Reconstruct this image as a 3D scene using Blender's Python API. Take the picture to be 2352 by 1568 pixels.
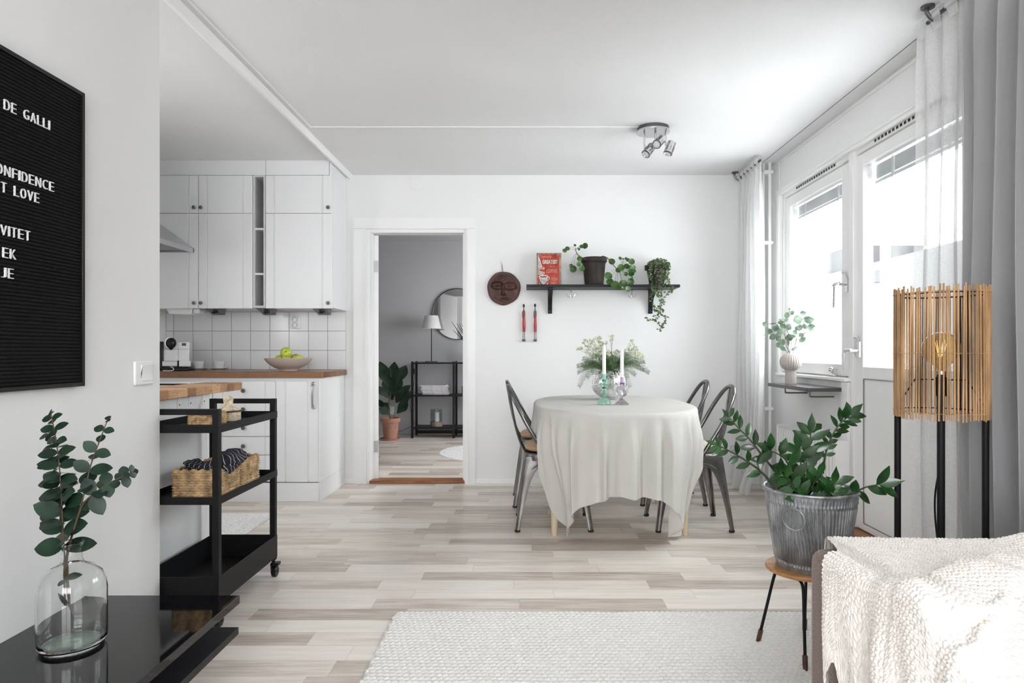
import bpy, math, random
from math import sin, cos, pi, radians, floor, sqrt, exp, atan2
from mathutils import Vector, Matrix, Euler

S = bpy.context.scene
for o_ in list(bpy.data.objects):
    bpy.data.objects.remove(o_)
COL = S.collection

# ------------------------------------------------------------ camera, world, lights, exposure
cam_d = bpy.data.cameras.new('camera')
cam = bpy.data.objects.new('camera', cam_d)
COL.objects.link(cam)
cam.location = (0, 0, 1.04)
cam.rotation_euler = (pi / 2, 0, 0)
cam_d.sensor_width = 36
cam_d.sensor_fit = 'HORIZONTAL'
cam_d.lens = 36 * 1500 / 2352
cam_d.shift_x = -34 / 2352
cam_d.shift_y = 23 / 2352
cam_d.clip_start = 0.02
S.camera = cam

wd = bpy.data.worlds.new('overcast_sky')
S.world = wd
wd.use_nodes = True
wd.node_tree.nodes['Background'].inputs[0].default_value = (0.96, 0.98, 1.0, 1)
wd.node_tree.nodes['Background'].inputs[1].default_value = 14.0

def portal(name, loc, rot, sx, sy):
    l = bpy.data.lights.new(name, 'AREA')
    l.shape = 'RECTANGLE'; l.size = sx; l.size_y = sy
    l.cycles.is_portal = True
    o = bpy.data.objects.new(name, l); COL.objects.link(o)
    o.location = loc; o.rotation_euler = rot
portal('window_portal', (2.25, 3.72, 1.25), (0, pi / 2, 0), 2.3, 2.2)
portal('added_rear_portal', (-.10, -1.78, 1.50), (pi / 2, 0, 0), 2.0, 1.4)  # samples the sky through the added rear opening
portal('added_kitchen_portal', (-2.90, 2.45, 1.58), (0, -pi / 2, 0), .85, .62)  # samples the sky through the added kitchen window
portal('added_bedroom_portal', (1.45, 6.8, 1.4), (0, pi / 2, 0), 1.5, 2.0)  # samples the sky through the bedroom's added window

vs = S.view_settings
S.display_settings.display_device = 'sRGB'
vs.view_transform = 'Standard'
vs.look = 'None'
vs.exposure = 0.06
vs.gamma = 1.0
vs.use_curve_mapping = False
S.cycles.max_bounces = 14
S.cycles.diffuse_bounces = 8
S.cycles.glossy_bounces = 6
S.cycles.transmission_bounces = 12
S.cycles.transparent_max_bounces = 24
S.cycles.use_denoising = True
S.cycles.caustics_reflective = False
S.cycles.sample_clamp_indirect = 8

# ------------------------------------------------------------ helpers
CX, CY, F, H = 1210.0, 807.0, 1500.0, 1.04
def at(px, py, Y):
    return Vector(((px - CX) * Y / F, Y, H - (py - CY) * Y / F))
def V(*a): return Vector(a)

class MB:
    def __init__(s):
        s.v = []; s.f = []; s.uv = None
    def add(s, vs_, fs):
        b = len(s.v)
        s.v += [tuple(p) for p in vs_]
        s.f += [tuple(i + b for i in f) for f in fs]
        return s
    def box(s, x0, x1, y0, y1, z0, z1):
        return s.add([(x0,y0,z0),(x1,y0,z0),(x1,y1,z0),(x0,y1,z0),(x0,y0,z1),(x1,y0,z1),(x1,y1,z1),(x0,y1,z1)],
                     [(0,3,2,1),(4,5,6,7),(0,1,5,4),(1,2,6,5),(2,3,7,6),(3,0,4,7)])
    def obox(s, c, size, M):
        hx, hy, hz = size[0]/2, size[1]/2, size[2]/2
        c = Vector(c)
        vs_ = [c + M @ Vector(p) for p in [(-hx,-hy,-hz),(hx,-hy,-hz),(hx,hy,-hz),(-hx,hy,-hz),(-hx,-hy,hz),(hx,-hy,hz),(hx,hy,hz),(-hx,hy,hz)]]
        return s.add(vs_, [(0,3,2,1),(4,5,6,7),(0,1,5,4),(1,2,6,5),(2,3,7,6),(3,0,4,7)])
    def tube(s, pts, r, n=10, cap=True):
        pts = [Vector(p) for p in pts]
        k = len(pts)
        rs = r if isinstance(r, (list, tuple)) else [r] * k
        vs_ = []
        up = None
        for i, p in enumerate(pts):
            a = pts[max(i-1, 0)]; b = pts[min(i+1, k-1)]
            t = (b - a).normalized()
            if up is None:
                up = t.orthogonal().normalized()
            else:
                up = (up - t * up.dot(t))
                up = up.normalized() if up.length > 1e-6 else t.orthogonal().normalized()
            w = t.cross(up)
            for j in range(n):
                q = 2*pi*j/n
                vs_.append(p + (up*cos(q) + w*sin(q)) * rs[i])
        fs = []
        for i in range(k-1):
            for j in range(n):
                fs.append((i*n+j, i*n+(j+1)%n, (i+1)*n+(j+1)%n, (i+1)*n+j))
        if cap:
            fs.append(tuple(range(n-1, -1, -1)))
            fs.append(tuple((k-1)*n + j for j in range(n)))
        return s.add(vs_, fs)
    def cyl(s, c, r, z0, z1, n=24, r2=None):
        return s.lathe([(r, z0), (r if r2 is None else r2, z1)], c, n, True)
    def lathe(s, prof, c=(0,0,0), n=32, cap=False, mod=None, closed=False):
        c = Vector(c); vs_ = []; fs = []
        k = len(prof)
        for i, (r, z) in enumerate(prof):
            for j in range(n):
                a = 2*pi*j/n
                rr = r if mod is None else mod(r, z, a, i)
                vs_.append((c.x + rr*cos(a), c.y + rr*sin(a), c.z + z))
        for i in range(k - (0 if closed else 1)):
            i2 = (i+1) % k
            for j in range(n):
                fs.append((i*n+j, i*n+(j+1)%n, i2*n+(j+1)%n, i2*n+j))
        if cap:
            fs.append(tuple(range(n-1, -1, -1)))
            fs.append(tuple((k-1)*n + j for j in range(n)))
        return s.add(vs_, fs)
    def ball(s, c, r, n=10, sc=(1,1,1)):
        c = Vector(c); m = max(4, n//2 + 1)
        vs_ = [(c.x, c.y, c.z - r*sc[2])]
        for i in range(1, m):
            t = -pi/2 + pi*i/m
            for j in range(n):
                a = 2*pi*j/n
                vs_.append((c.x + r*sc[0]*cos(t)*cos(a), c.y + r*sc[1]*cos(t)*sin(a), c.z + r*sc[2]*sin(t)))
        vs_.append((c.x, c.y, c.z + r*sc[2]))
        fs = [(0, 1+(j+1)%n, 1+j) for j in range(n)]
        for i in range(m-2):
            for j in range(n):
                fs.append((1+i*n+j, 1+i*n+(j+1)%n, 1+(i+1)*n+(j+1)%n, 1+(i+1)*n+j))
        L = len(vs_)-1
        fs += [(L, 1+(m-2)*n+j, 1+(m-2)*n+(j+1)%n) for j in range(n)]
        return s.add(vs_, fs)
    def prism(s, poly, a0, a1, axis='y'):
        n = len(poly)
        def P(p, a):
            if axis == 'y': return (p[0], a, p[1])
            if axis == 'x': return (a, p[0], p[1])
            return (p[0], p[1], a)
        vs_ = [P(p, a0) for p in poly] + [P(p, a1) for p in poly]
        fs = [tuple(range(n-1, -1, -1)), tuple(range(n, 2*n))]
        fs += [(i, (i+1)%n, n+(i+1)%n, n+i) for i in range(n)]
        return s.add(vs_, fs)
    def grid(s, nu, nv, fn, wrap=False):
        vs_ = [fn(i, j) for i in range(nu) for j in range(nv)]
        fs = []
        for i in range(nu-1):
            for j in range(nv - (0 if wrap else 1)):
                j2 = (j+1) % nv
                fs.append((i*nv+j, (i+1)*nv+j, (i+1)*nv+j2, i*nv+j2))
        return s.add(vs_, fs)
    def loft(s, rings):
        n = len(rings[0]); vs_ = [p for r in rings for p in r]; fs = []
        for i in range(len(rings)-1):
            for j in range(n):
                fs.append((i*n+j, i*n+(j+1)%n, (i+1)*n+(j+1)%n, (i+1)*n+j))
        fs.append(tuple(range(n-1, -1, -1))); fs.append(tuple((len(rings)-1)*n+j for j in range(n)))
        return s.add(vs_, fs)
    def leaf(s, p, d, nrm, L, W, fold=.18, droop=.25, prof=(0.05,.55,.95,1.0,.75,.35,.02)):
        d = Vector(d).normalized(); nrm = Vector(nrm)
        side = d.cross(nrm)
        if side.length < 1e-4: side = d.orthogonal()
        side.normalize(); nrm = side.cross(d).normalized()
        k = len(prof); vs_ = []; p = Vector(p)
        for i, w in enumerate(prof):
            t = i/(k-1)
            c = p + d*(L*t) - nrm*(droop*L*t*t)
            hw = W*w/2
            vs_ += [c - side*hw + nrm*(hw*fold), c, c + side*hw + nrm*(hw*fold)]
        fs = []
        for i in range(k-1):
            a = i*3
            fs += [(a, a+1, a+4, a+3), (a+1, a+2, a+5, a+4)]
        return s.add(vs_, fs)
    def disc(s, c, nrm, r, n=14, cup=.12):
        c = Vector(c); nrm = Vector(nrm).normalized(); u = nrm.orthogonal().normalized(); w = nrm.cross(u)
        vs_ = [c - nrm*(cup*r)]
        for k, q in ((.55, .25), (1, 1)):
            for j in range(n):
                a = 2*pi*j/n
                vs_.append(c + (u*cos(a) + w*sin(a))*(r*k) - nrm*(cup*r*(1-q)))
        fs = [(0, 1+j, 1+(j+1)%n) for j in range(n)] + [(1+j, 1+n+j, 1+n+(j+1)%n, 1+(j+1)%n) for j in range(n)]
        return s.add(vs_, fs)
    def build(s, name, m, parent=None, smooth=True, bevel=0, world=True, sharp=35, segs=2, solid=0, sub=0):
        off = Vector((0, 0, 0))
        if parent is not None and world:
            q = parent
            while q is not None:
                off += q.location; q = q.parent
        vs_ = [(a-off.x, b-off.y, c-off.z) for a, b, c in s.v] if off.length > 0 else s.v
        me = bpy.data.meshes.new(name)
        me.from_pydata(vs_, [], s.f)
        me.validate(clean_customdata=False)
        me.update()
        if smooth:
            me.polygons.foreach_set('use_smooth', [True]*len(me.polygons))
            if sharp < 180: me.set_sharp_from_angle(angle=radians(sharp))
        me.materials.append(m)
        o = bpy.data.objects.new(name, me)
        COL.objects.link(o)
        if parent is not None: o.parent = parent
        if solid:
            q = o.modifiers.new('thickness', 'SOLIDIFY'); q.thickness = solid; q.offset = 0
        if bevel:
            q = o.modifiers.new('edge', 'BEVEL'); q.width = bevel; q.segments = segs; q.limit_method = 'ANGLE'; q.angle_limit = radians(40)
            q.harden_normals = False
        if sub:
            q = o.modifiers.new('round', 'SUBSURF'); q.levels = sub; q.render_levels = sub
        return o

def tag(o, label, cat, group=None, kind=None):
    o['label'] = label; o['category'] = cat
    if group: o['group'] = group
    if kind: o['kind'] = kind
    return o
def thing(name, label, cat, loc=(0,0,0), rz=0, group=None):
    o = bpy.data.objects.new(name, None); COL.objects.link(o)
    o.empty_display_size = .05
    o.location = loc; o.rotation_euler = (0, 0, rz)
    return tag(o, label, cat, group)
def struct(o): o['kind'] = 'structure'; return o
def children(o): return [c for c in bpy.data.objects if c.parent == o]
def dup(root, loc, rz, label):
    r = root.copy(); COL.objects.link(r); r.location = loc; r.rotation_euler = (0, 0, rz); r['label'] = label
    for ch in children(root):
        c = ch.copy(); COL.objects.link(c); c.parent = r
        for g in children(ch):
            d = g.copy(); COL.objects.link(d); d.parent = c
    return r
def spline(pts, n=6):
    pts = [Vector(p) for p in pts]; out = []
    for i in range(len(pts)-1):
        p0 = pts[max(i-1, 0)]; p1 = pts[i]; p2 = pts[i+1]; p3 = pts[min(i+2, len(pts)-1)]
        for k in range(n):
            t = k/n
            out.append(.5*((2*p1) + (p2-p0)*t + (2*p0-5*p1+4*p2-p3)*t*t + (3*p1-p0-3*p2+p3)*t**3))
    out.append(pts[-1])
    return out
def along(path, t):
    x = t*(len(path)-1); i = min(int(x), len(path)-2)
    p = path[i].lerp(path[i+1], x-i)
    return p, (path[i+1]-path[i]).normalized()
def sm(a, b, x):
    t = max(0, min(1, (x-a)/(b-a))); return t*t*(3-2*t)
def vn(x, y, s=0):
    def h(i, j):
        n = sin(i*127.1 + j*311.7 + s*74.7)*43758.5453
        return n - floor(n)
    i, j = floor(x), floor(y); u, v = x-i, y-j; u = u*u*(3-2*u); v = v*v*(3-2*v)
    return (h(i,j)*(1-u)+h(i+1,j)*u)*(1-v) + (h(i,j+1)*(1-u)+h(i+1,j+1)*u)*v
def braid(a, b, p, q):
    """height 0..1 of a plait running along a, one row of width p across b, stitch length q"""
    w = b/p; k = floor(w); f = w-k
    e = abs(f-.5)*2
    ph = a/q + e*.55 + (k % 2)*.35
    g = ph-floor(ph)
    st = sin(pi*min(1, g*1.12)) if g < .893 else 0
    mid = min(1, e*5)
    edge = sqrt(max(0, 1-(abs(e-.45)/.56)**2))
    return (.35+.65*max(st, 0)**.6)*(.45+.55*mid)*edge
def weave(a, b, p, q):
    """deep plait of slanting strands, height 0..1"""
    w = b/p; k = floor(w); f = w-k
    e = abs(f-.5)*2
    ph = a/q + e*.85 + (k % 3)*.37
    g = ph-floor(ph)
    return (.12+.88*max(0, sin(pi*g))**.55)*(.30+.70*min(1, e*4))*sqrt(max(0, 1-(abs(e-.48)/.53)**2))
def text_mb(body, size, depth, bold=0.0, shear=0.0):
    cu = bpy.data.curves.new('t', 'FONT'); cu.body = body; cu.size = size; cu.extrude = depth/2; cu.offset = bold; cu.shear = shear
    cu.resolution_u = 4
    o = bpy.data.objects.new('t', cu); COL.objects.link(o)
    dg = bpy.context.evaluated_depsgraph_get()
    me = bpy.data.meshes.new_from_object(o.evaluated_get(dg))
    vs_ = [tuple(v.co) for v in me.vertices]; fs = [tuple(p.vertices) for p in me.polygons]
    bpy.data.objects.remove(o); bpy.data.curves.remove(cu); bpy.data.meshes.remove(me)
    return vs_, fs

# ------------------------------------------------------------ materials
class NT:
    def __init__(s, name):
        s.m = bpy.data.materials.new(name); s.m.use_nodes = True
        s.t = s.m.node_tree; s.n = s.t.nodes; s.b = s.n['Principled BSDF']
        s.out = s.n['Material Output']
    def node(s, ty, **kw):
        x = s.n.new(ty)
        for k, v in kw.items(): setattr(x, k, v)
        return x
    def link(s, a, b): s.t.links.new(a, b)
    def inp(s, sock, v):
        if isinstance(v, (int, float)): sock.default_value = v
        elif isinstance(v, (tuple, list)): sock.default_value = v
        else: s.link(v, sock)
    def math(s, op, a, b=0.0, c=None):
        x = s.node('ShaderNodeMath', operation=op); s.inp(x.inputs[0], a); s.inp(x.inputs[1], b)
        if c is not None: s.inp(x.inputs[2], c)
        return x.outputs[0]
    def obj(s): return s.node('ShaderNodeTexCoord').outputs['Object']
    def mapping(s, vec, scale=(1,1,1), loc=(0,0,0), rot=(0,0,0)):
        x = s.node('ShaderNodeMapping'); s.link(vec, x.inputs[0]); x.inputs['Scale'].default_value = scale
        x.inputs['Location'].default_value = loc; x.inputs['Rotation'].default_value = rot
        return x.outputs[0]
    def noise(s, vec, scale, detail=3, rough=.5):
        x = s.node('ShaderNodeTexNoise'); s.link(vec, x.inputs['Vector']); x.inputs['Scale'].default_value = scale
        x.inputs['Detail'].default_value = detail; x.inputs['Roughness'].default_value = rough
        return x.outputs['Fac']
    def ramp(s, fac, stops):
        x = s.node('ShaderNodeValToRGB'); s.link(fac, x.inputs[0]); e = x.color_ramp.elements
        while len(e) < len(stops): e.new(.5)
        for i, (p, c) in enumerate(stops): e[i].position = p; e[i].color = (c[0], c[1], c[2], 1)
        return x.outputs[0]
    def mix(s, fac, a, b, mode='MIX'):
        x = s.node('ShaderNodeMix', data_type='RGBA', blend_type=mode); s.inp(x.inputs[0], fac)
        for sk, v in ((x.inputs[6], a), (x.inputs[7], b)):
            if isinstance(v, (tuple, list)): sk.default_value = (v[0], v[1], v[2], 1)
            else: s.link(v, sk)
        return x.outputs[2]
    def bump(s, h, strength, dist):
        x = s.node('ShaderNodeBump'); s.link(h, x.inputs['Height']); x.inputs['Strength'].default_value = strength
        x.inputs['Distance'].default_value = dist; s.link(x.outputs[0], s.b.inputs['Normal'])
        return x
def M(name, col, rough=.5, metal=0.0, var=None, bump=None, spec=None, trans=0, ior=None, coat=0, sheen=0, stretch=(1,1,1)):
    t = NT(name); b = t.b
    b.inputs['Base Color'].default_value = (*col, 1); b.inputs['Roughness'].default_value = rough; b.inputs['Metallic'].default_value = metal
    if spec is not None: b.inputs['Specular IOR Level'].default_value = spec
    if trans: b.inputs['Transmission Weight'].default_value = trans
    if ior: b.inputs['IOR'].default_value = ior
    if coat: b.inputs['Coat Weight'].default_value = coat; b.inputs['Coat Roughness'].default_value = .05
    if sheen: b.inputs['Sheen Weight'].default_value = sheen
    vec = t.mapping(t.obj(), stretch)
    if var is None: var = (3.0, .04)
    nz = t.noise(vec, var[0], 4)
    k = var[1]
    c2 = tuple(max(0, c*(1-k*2)) for c in col); c3 = tuple(min(1, c*(1+k)) for c in col)
    t.link(t.ramp(nz, [(.3, c2), (.7, c3)]), b.inputs['Base Color'])
    if bump: t.bump(t.noise(vec, bump[0], 4), bump[1], bump[2])
    return t.m
def translucent(name, col, rough, amount, transp=0.0, weave=None, wc=.5, wb=(.15, .001), var=(8, .06), spec=.3):
    t = NT(name); b = t.b
    b.inputs['Roughness'].default_value = rough; b.inputs['Specular IOR Level'].default_value = spec
    o = t.obj(); nz = t.noise(o, var[0], 3)
    c = t.ramp(nz, [(.3, tuple(x*(1-var[1]*2) for x in col)), (.7, tuple(min(1, x*(1+var[1])) for x in col))])
    t.link(c, b.inputs['Base Color'])
    tr = t.node('ShaderNodeBsdfTranslucent'); t.link(c, tr.inputs[0])
    mx = t.node('ShaderNodeMixShader'); mx.inputs[0].default_value = amount
    t.link(b.outputs[0], mx.inputs[1]); t.link(tr.outputs[0], mx.inputs[2])
    res = mx.outputs[0]
    if weave:
        n1 = t.noise(t.mapping(o, (weave, weave, weave*.08)), 1, 2); n2 = t.noise(t.mapping(o, (weave*.08, weave*.08, weave)), 1, 2)
        w = t.math('ADD', n1, n2)
        if wb[0] > .5: w = t.math('ADD', w, t.math('MULTIPLY', t.noise(o, 38, 5, .7), 2.2))
        t.bump(w, wb[0], wb[1])
        if transp:
            tp = t.node('ShaderNodeBsdfTransparent')
            fac = t.math('ADD', transp, t.math('MULTIPLY', t.math('SUBTRACT', w, 1.0), wc))
            cl = t.math('MAXIMUM', t.math('MINIMUM', fac, 1), 0)
            m2 = t.node('ShaderNodeMixShader'); t.link(cl, m2.inputs[0]); t.link(res, m2.inputs[1]); t.link(tp.outputs[0], m2.inputs[2])
            res = m2.outputs[0]
    t.link(res, t.out.inputs[0])
    return t.m

WALL = M('white_wall_paint', (.80,.80,.80), .75, var=(2, .01), bump=(220, .12, .002))
CEIL = M('ceiling_paint', (.76,.76,.765), .9, var=(1.5, .015), bump=(120, .35, .004))
GREYWALL = M('grey_wall_paint', (.42,.42,.43), .8, var=(1.5, .02), bump=(200, .1, .002))
TRIM = M('white_gloss_paint', (.83,.83,.825), .35, var=(3, .01))
LACQ = M('cabinet_lacquer', (.80,.805,.815), .38, var=(2, .01))
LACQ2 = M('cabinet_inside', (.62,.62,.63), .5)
STEEL = M('brushed_steel', (.55,.55,.56), .28, 1.0, var=(40, .05), stretch=(1, 1, 12))
CHROME = M('chrome', (.75,.75,.76), .08, 1.0)
DARKKNOB = M('dark_pewter', (.13,.13,.135), .35, .8)
BLACKMET = M('black_powder_coat', (.008,.008,.009), .45, spec=.22, bump=(400, .08, .0005))
BLACKPLA = M('black_plastic', (.008,.008,.009), .3, spec=.3)
BLACKWOOD = M('black_stained_wood', (.013,.013,.016), .45, spec=.25, var=(6, .2), bump=(30, .2, .001), stretch=(1, 8, 8))
GLOSSBLACK = M('gloss_black_glass', (.004,.004,.005), .04, spec=.4)
GUN = M('gunmetal_steel', (.235,.225,.215), .30, 1.0, var=(7, .22), bump=(9, .08, .004))
GUNDARK = M('gunmetal_tube', (.20,.195,.19), .24, 1.0, var=(12, .2))
RUBBER = M('black_rubber', (.02,.02,.02), .7)
WHITEPLA = M('white_plastic', (.82,.82,.82), .3)
CERAM = M('white_porcelain', (.80,.80,.80), .15, coat=.5)
TILE = M('white_glazed_tile', (.82,.82,.83), .16, var=(3, .02), bump=(9, .05, .004))
GROUT = M('grey_grout', (.40,.40,.41), .9)
TERRA = M('terracotta', (.44,.22,.155), .8, var=(9, .12), bump=(80, .15, .001))
DARKCLAY = M('dark_clay', (.024,.015,.011), .65, var=(12, .35), bump=(30, .3, .002))
SOIL = M('potting_soil', (.03,.02,.014), .95, var=(60, .4), bump=(90, .8, .006))
PALEWOOD = M('pale_birch', (.66,.54,.38), .45, var=(5, .08), stretch=(6, 6, 1))
STOOLWOOD = M('orange_lacquered_beech', (.52,.24,.075), .3, var=(4, .15), stretch=(1, 8, 1))
DARKTIP = M('dark_wood_tip', (.09,.035,.02), .4, var=(20, .3))
THRESH = M('oiled_threshold_wood', (.33,.13,.05), .4, var=(7, .3), stretch=(1, 10, 10))
TERRALEAF = None
PAPER = M('magazine_paper', (.62,.60,.62), .5, var=(20, .15))
SHADEW = translucent('white_lamp_fabric', (.75,.75,.74), .8, .25)
SISAL = M('natural_sisal', (.56,.37,.19), .8, var=(60, .35), bump=(200, .6, .002))
SISALD = M('dark_sisal', (.07,.04,.03), .8, var=(60, .3))
CREAMSISAL = M('cream_sisal', (.66,.56,.42), .8, var=(60, .25))
HYAC = M('water_hyacinth', (.55,.37,.19), .7, var=(28, .35), bump=(90, .7, .003))
TAN = M('tan_cotton', (.42,.25,.125), .85, var=(20, .08), bump=(300, .4, .001), sheen=.3)
OFFW = M('offwhite_cotton', (.72,.66,.55), .85, var=(20, .05), bump=(300, .4, .001))
SOFAB = M('brown_sofa_weave', (.205,.135,.10), .9, var=(260, .3), bump=(350, .9, .002), sheen=.3)
KNIT = M('cream_knit_yarn', (.86,.82,.77), .9, var=(60, .06), bump=(500, .5, .0015), sheen=.3)
WOOL = M('ivory_wool', (.80,.785,.75), .95, var=(60, .04), bump=(400, .8, .003), sheen=.3)
ROPE = M('white_rag_rug', (.84,.83,.82), .95, var=(80, .12), bump=(200, .5, .002))
RATTAN = M('honey_rattan', (.56,.33,.155), .5, var=(16, .3), bump=(60, .3, .001), stretch=(1, 1, .3))
ZINC = None
CANDLE = M('white_candle_wax', (.86,.85,.82), .4)
MINT = M('mint_glass_band', (.28,.60,.48), .2)
LILAC = M('lilac_glass_band', (.50,.38,.55), .25)
APPLE = M('green_apple_skin', (.50,.56,.06), .3, var=(8, .12), coat=.2)
LEATHERBROWN = M('carved_brown_wood', (.085,.032,.022), .38, var=(14, .3), bump=(50, .3, .002))
REDPAINT = M('red_paint', (.36,.02,.022), .35, var=(18, .25))
SIGNRED = M('faded_red_enamel', (.48,.055,.025), .45, var=(25, .3))
SIGNWHITE = M('cream_enamel', (.72,.71,.66), .5, var=(30, .2))
SIGNBROWN = M('worn_wood_edge', (.40,.27,.19), .7, var=(30, .3))
SIGNDARK = M('dark_print', (.10,.04,.04), .6)
LETTERW = M('white_letter_plastic', (.84,.84,.84), .35)
FELT = M('black_felt_board', (.007,.007,.008), .7, spec=.15, var=(50, .1))
STRIPE = None
BRANCH = M('plant_stem_brown', (.11,.065,.035), .7)
STEMG = M('plant_stem_green', (.12,.17,.05), .6)
STEMD = M('dark_green_stem', (.035,.05,.02), .5)
L_EUC = translucent('eucalyptus_leaf', (.019,.048,.027), .42, .12, var=(18, .3), spec=.4)
L_ZZ = translucent('glossy_green_leaf', (.020,.075,.018), .2, .12, var=(14, .35), spec=.6)
L_PIL = translucent('round_green_leaf', (.045,.12,.018), .3, .12, var=(22, .35), spec=.5)
L_IVY = translucent('ivy_leaf', (.10,.17,.055), .4, .15, var=(40, .4), spec=.4)
L_FIG = translucent('fiddle_leaf', (.020,.045,.022), .4, .1, var=(9, .3), spec=.4)
L_SAGE = translucent('sage_eucalyptus_leaf', (.16,.235,.165), .5, .28, var=(25, .35), spec=.3)
L_FERN = translucent('fern_needles', (.055,.15,.055), .6, .2, var=(30, .3))
BLOSS = translucent('pale_green_blossom', (.68,.72,.52), .8, .2, var=(90, .25))
LINEN = translucent('washed_linen', (.74,.73,.70), .9, .30, weave=300, wb=(.6, .0014), var=(12, .015))
SHEER = translucent('sheer_white_curtain', (.72,.72,.72), .9, .22, transp=.34, weave=900, wc=.3, var=(3, .01))
VOILE = translucent('white_voile_curtain', (.88,.88,.88), .9, .5, transp=.10, weave=700, wc=.2, var=(3, .01))
DENSE = translucent('shaded_curtain_cloth', (.42,.42,.425), .9, .12, transp=.03, weave=700, wc=.1, var=(3, .01))  # shade on the white cloth is put into this grey base colour

def zinc():
    t = NT('galvanised_zinc'); o = t.obj()
    n = t.noise(t.mapping(o, (1, 1, .35)), 30, 5, .7)
    t.link(t.ramp(n, [(.3, (.17,.175,.18)), (.5, (.34,.35,.36)), (.75, (.58,.59,.60))]), t.b.inputs['Base Color'])
    t.b.inputs['Metallic'].default_value = .75; t.b.inputs['Roughness'].default_value = .5
    return t.m
ZINC = zinc()
def glass(name, col, rough=0.0, ior=1.45):
    t = NT(name); t.b.inputs['Base Color'].default_value = (*col, 1); t.b.inputs['Transmission Weight'].default_value = 1
    t.b.inputs['Roughness'].default_value = rough; t.b.inputs['IOR'].default_value = ior
    return t.m
GLASS = glass('clear_glass', (.97, .985, .975))
MINTS = glass('mint_glass', (.50, .86, .74))
LILACS = glass('lilac_glass', (.76, .68, .80))
GREENBASE = glass('green_tinted_glass', (.80, .93, .85))
def thin_glass(name, tint, refl=1.0):
    t = NT(name)
    tp = t.node('ShaderNodeBsdfTransparent'); tp.inputs[0].default_value = (*tint, 1)
    gl = t.node('ShaderNodeBsdfGlossy'); gl.inputs['Roughness'].default_value = .02
    gm = t.node('ShaderNodeNewGeometry')
    lw = t.node('ShaderNodeFresnel'); t.link(t.math('ADD', 1.45, t.math('MULTIPLY', gm.outputs['Backfacing'], 1/1.45-1.45)), lw.inputs[0])
    fac = t.math('MULTIPLY', lw.outputs[0], refl)
    mx = t.node('ShaderNodeMixShader'); t.link(fac, mx.inputs[0]); t.link(tp.outputs[0], mx.inputs[1]); t.link(gl.outputs[0], mx.inputs[2])
    t.link(mx.outputs[0], t.out.inputs[0])
    return t.m
PANE = thin_glass('window_pane_glass', (.95,.96,.96), 1.0)
THIN = thin_glass('thin_bottle_glass', (.86,.89,.88), 1.6)
THINV = thin_glass('pressed_glass', (.90,.94,.92), 1.8)
MINTG = thin_glass('mint_tinted_glass', (.70,.90,.83), 1.8)
LILACG = thin_glass('lilac_tinted_glass', (.84,.79,.85), 1.8)
BULBG = thin_glass('amber_bulb_glass', (.90,.74,.46), 2.0)
MIRROR = M('mirror_silver', (.85,.85,.85), .01, 1.0)
def emit(name, col, st):
    t = NT(name); t.b.inputs['Emission Color'].default_value = (*col, 1); t.b.inputs['Emission Strength'].default_value = st
    t.b.inputs['Base Color'].default_value = (*col, 1)
    return t.m
FILAMENT = emit('warm_filament', (1, .70, .38), 1.6)

def floor_mat():
    t = NT('pale_laminate_strips'); o = t.obj()
    sp = t.node('ShaderNodeSeparateXYZ'); t.link(o, sp.inputs[0])
    yy = t.math('DIVIDE', t.math('SUBTRACT', sp.outputs[1], .0), .11)
    row = t.math('FLOOR', yy); fy = t.math('FRACT', yy)
    w1 = t.node('ShaderNodeTexWhiteNoise', noise_dimensions='1D'); t.link(row, w1.inputs['W'])
    xx = t.math('ADD', t.math('DIVIDE', sp.outputs[0], .60), t.math('MULTIPLY', w1.outputs['Value'], 7.31))
    ix = t.math('FLOOR', xx); fx = t.math('FRACT', xx)
    cv = t.node('ShaderNodeCombineXYZ'); t.link(ix, cv.inputs[0]); t.link(row, cv.inputs[1])
    w2 = t.node('ShaderNodeTexWhiteNoise', noise_dimensions='2D'); t.link(cv.outputs[0], w2.inputs['Vector'])
    shift = t.node('ShaderNodeVectorMath', operation='MULTIPLY_ADD')
    t.link(w2.outputs['Color'], shift.inputs[0]); shift.inputs[1].default_value = (9, 9, 9); t.link(o, shift.inputs[2])
    g = t.noise(t.mapping(shift.outputs[0], (1.3, 15, 1)), 1.9, 7, .68)
    g2 = t.noise(t.mapping(shift.outputs[0], (3, 90, 1)), 2, 3, .6)
    tone = t.math('ADD', t.math('MULTIPLY', w2.outputs['Value'], .40), t.math('MULTIPLY', g, .80))
    tone = t.math('ADD', tone, t.math('MULTIPLY', t.math('SUBTRACT', g2, .5), .30))
    c = t.ramp(tone, [(.30, (.40,.335,.285)), (.47, (.59,.515,.45)), (.62, (.745,.68,.61)), (.82, (.84,.79,.73))])
    e = t.math('MINIMUM', t.math('MINIMUM', fy, t.math('SUBTRACT', 1, fy)), t.math('MULTIPLY', t.math('MINIMUM', fx, t.math('SUBTRACT', 1, fx)), 5.4))
    j = t.math('LESS_THAN', e, .010)
    t.link(t.mix(t.math('MULTIPLY', j, .35), c, (.25,.22,.2)), t.b.inputs['Base Color'])
    t.b.inputs['Roughness'].default_value = .34; t.b.inputs['Specular IOR Level'].default_value = .45
    t.bump(t.math('SUBTRACT', g2, t.math('MULTIPLY', j, 1.5)), .06, .002)
    return t.m
FLOORM = floor_mat()
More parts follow.
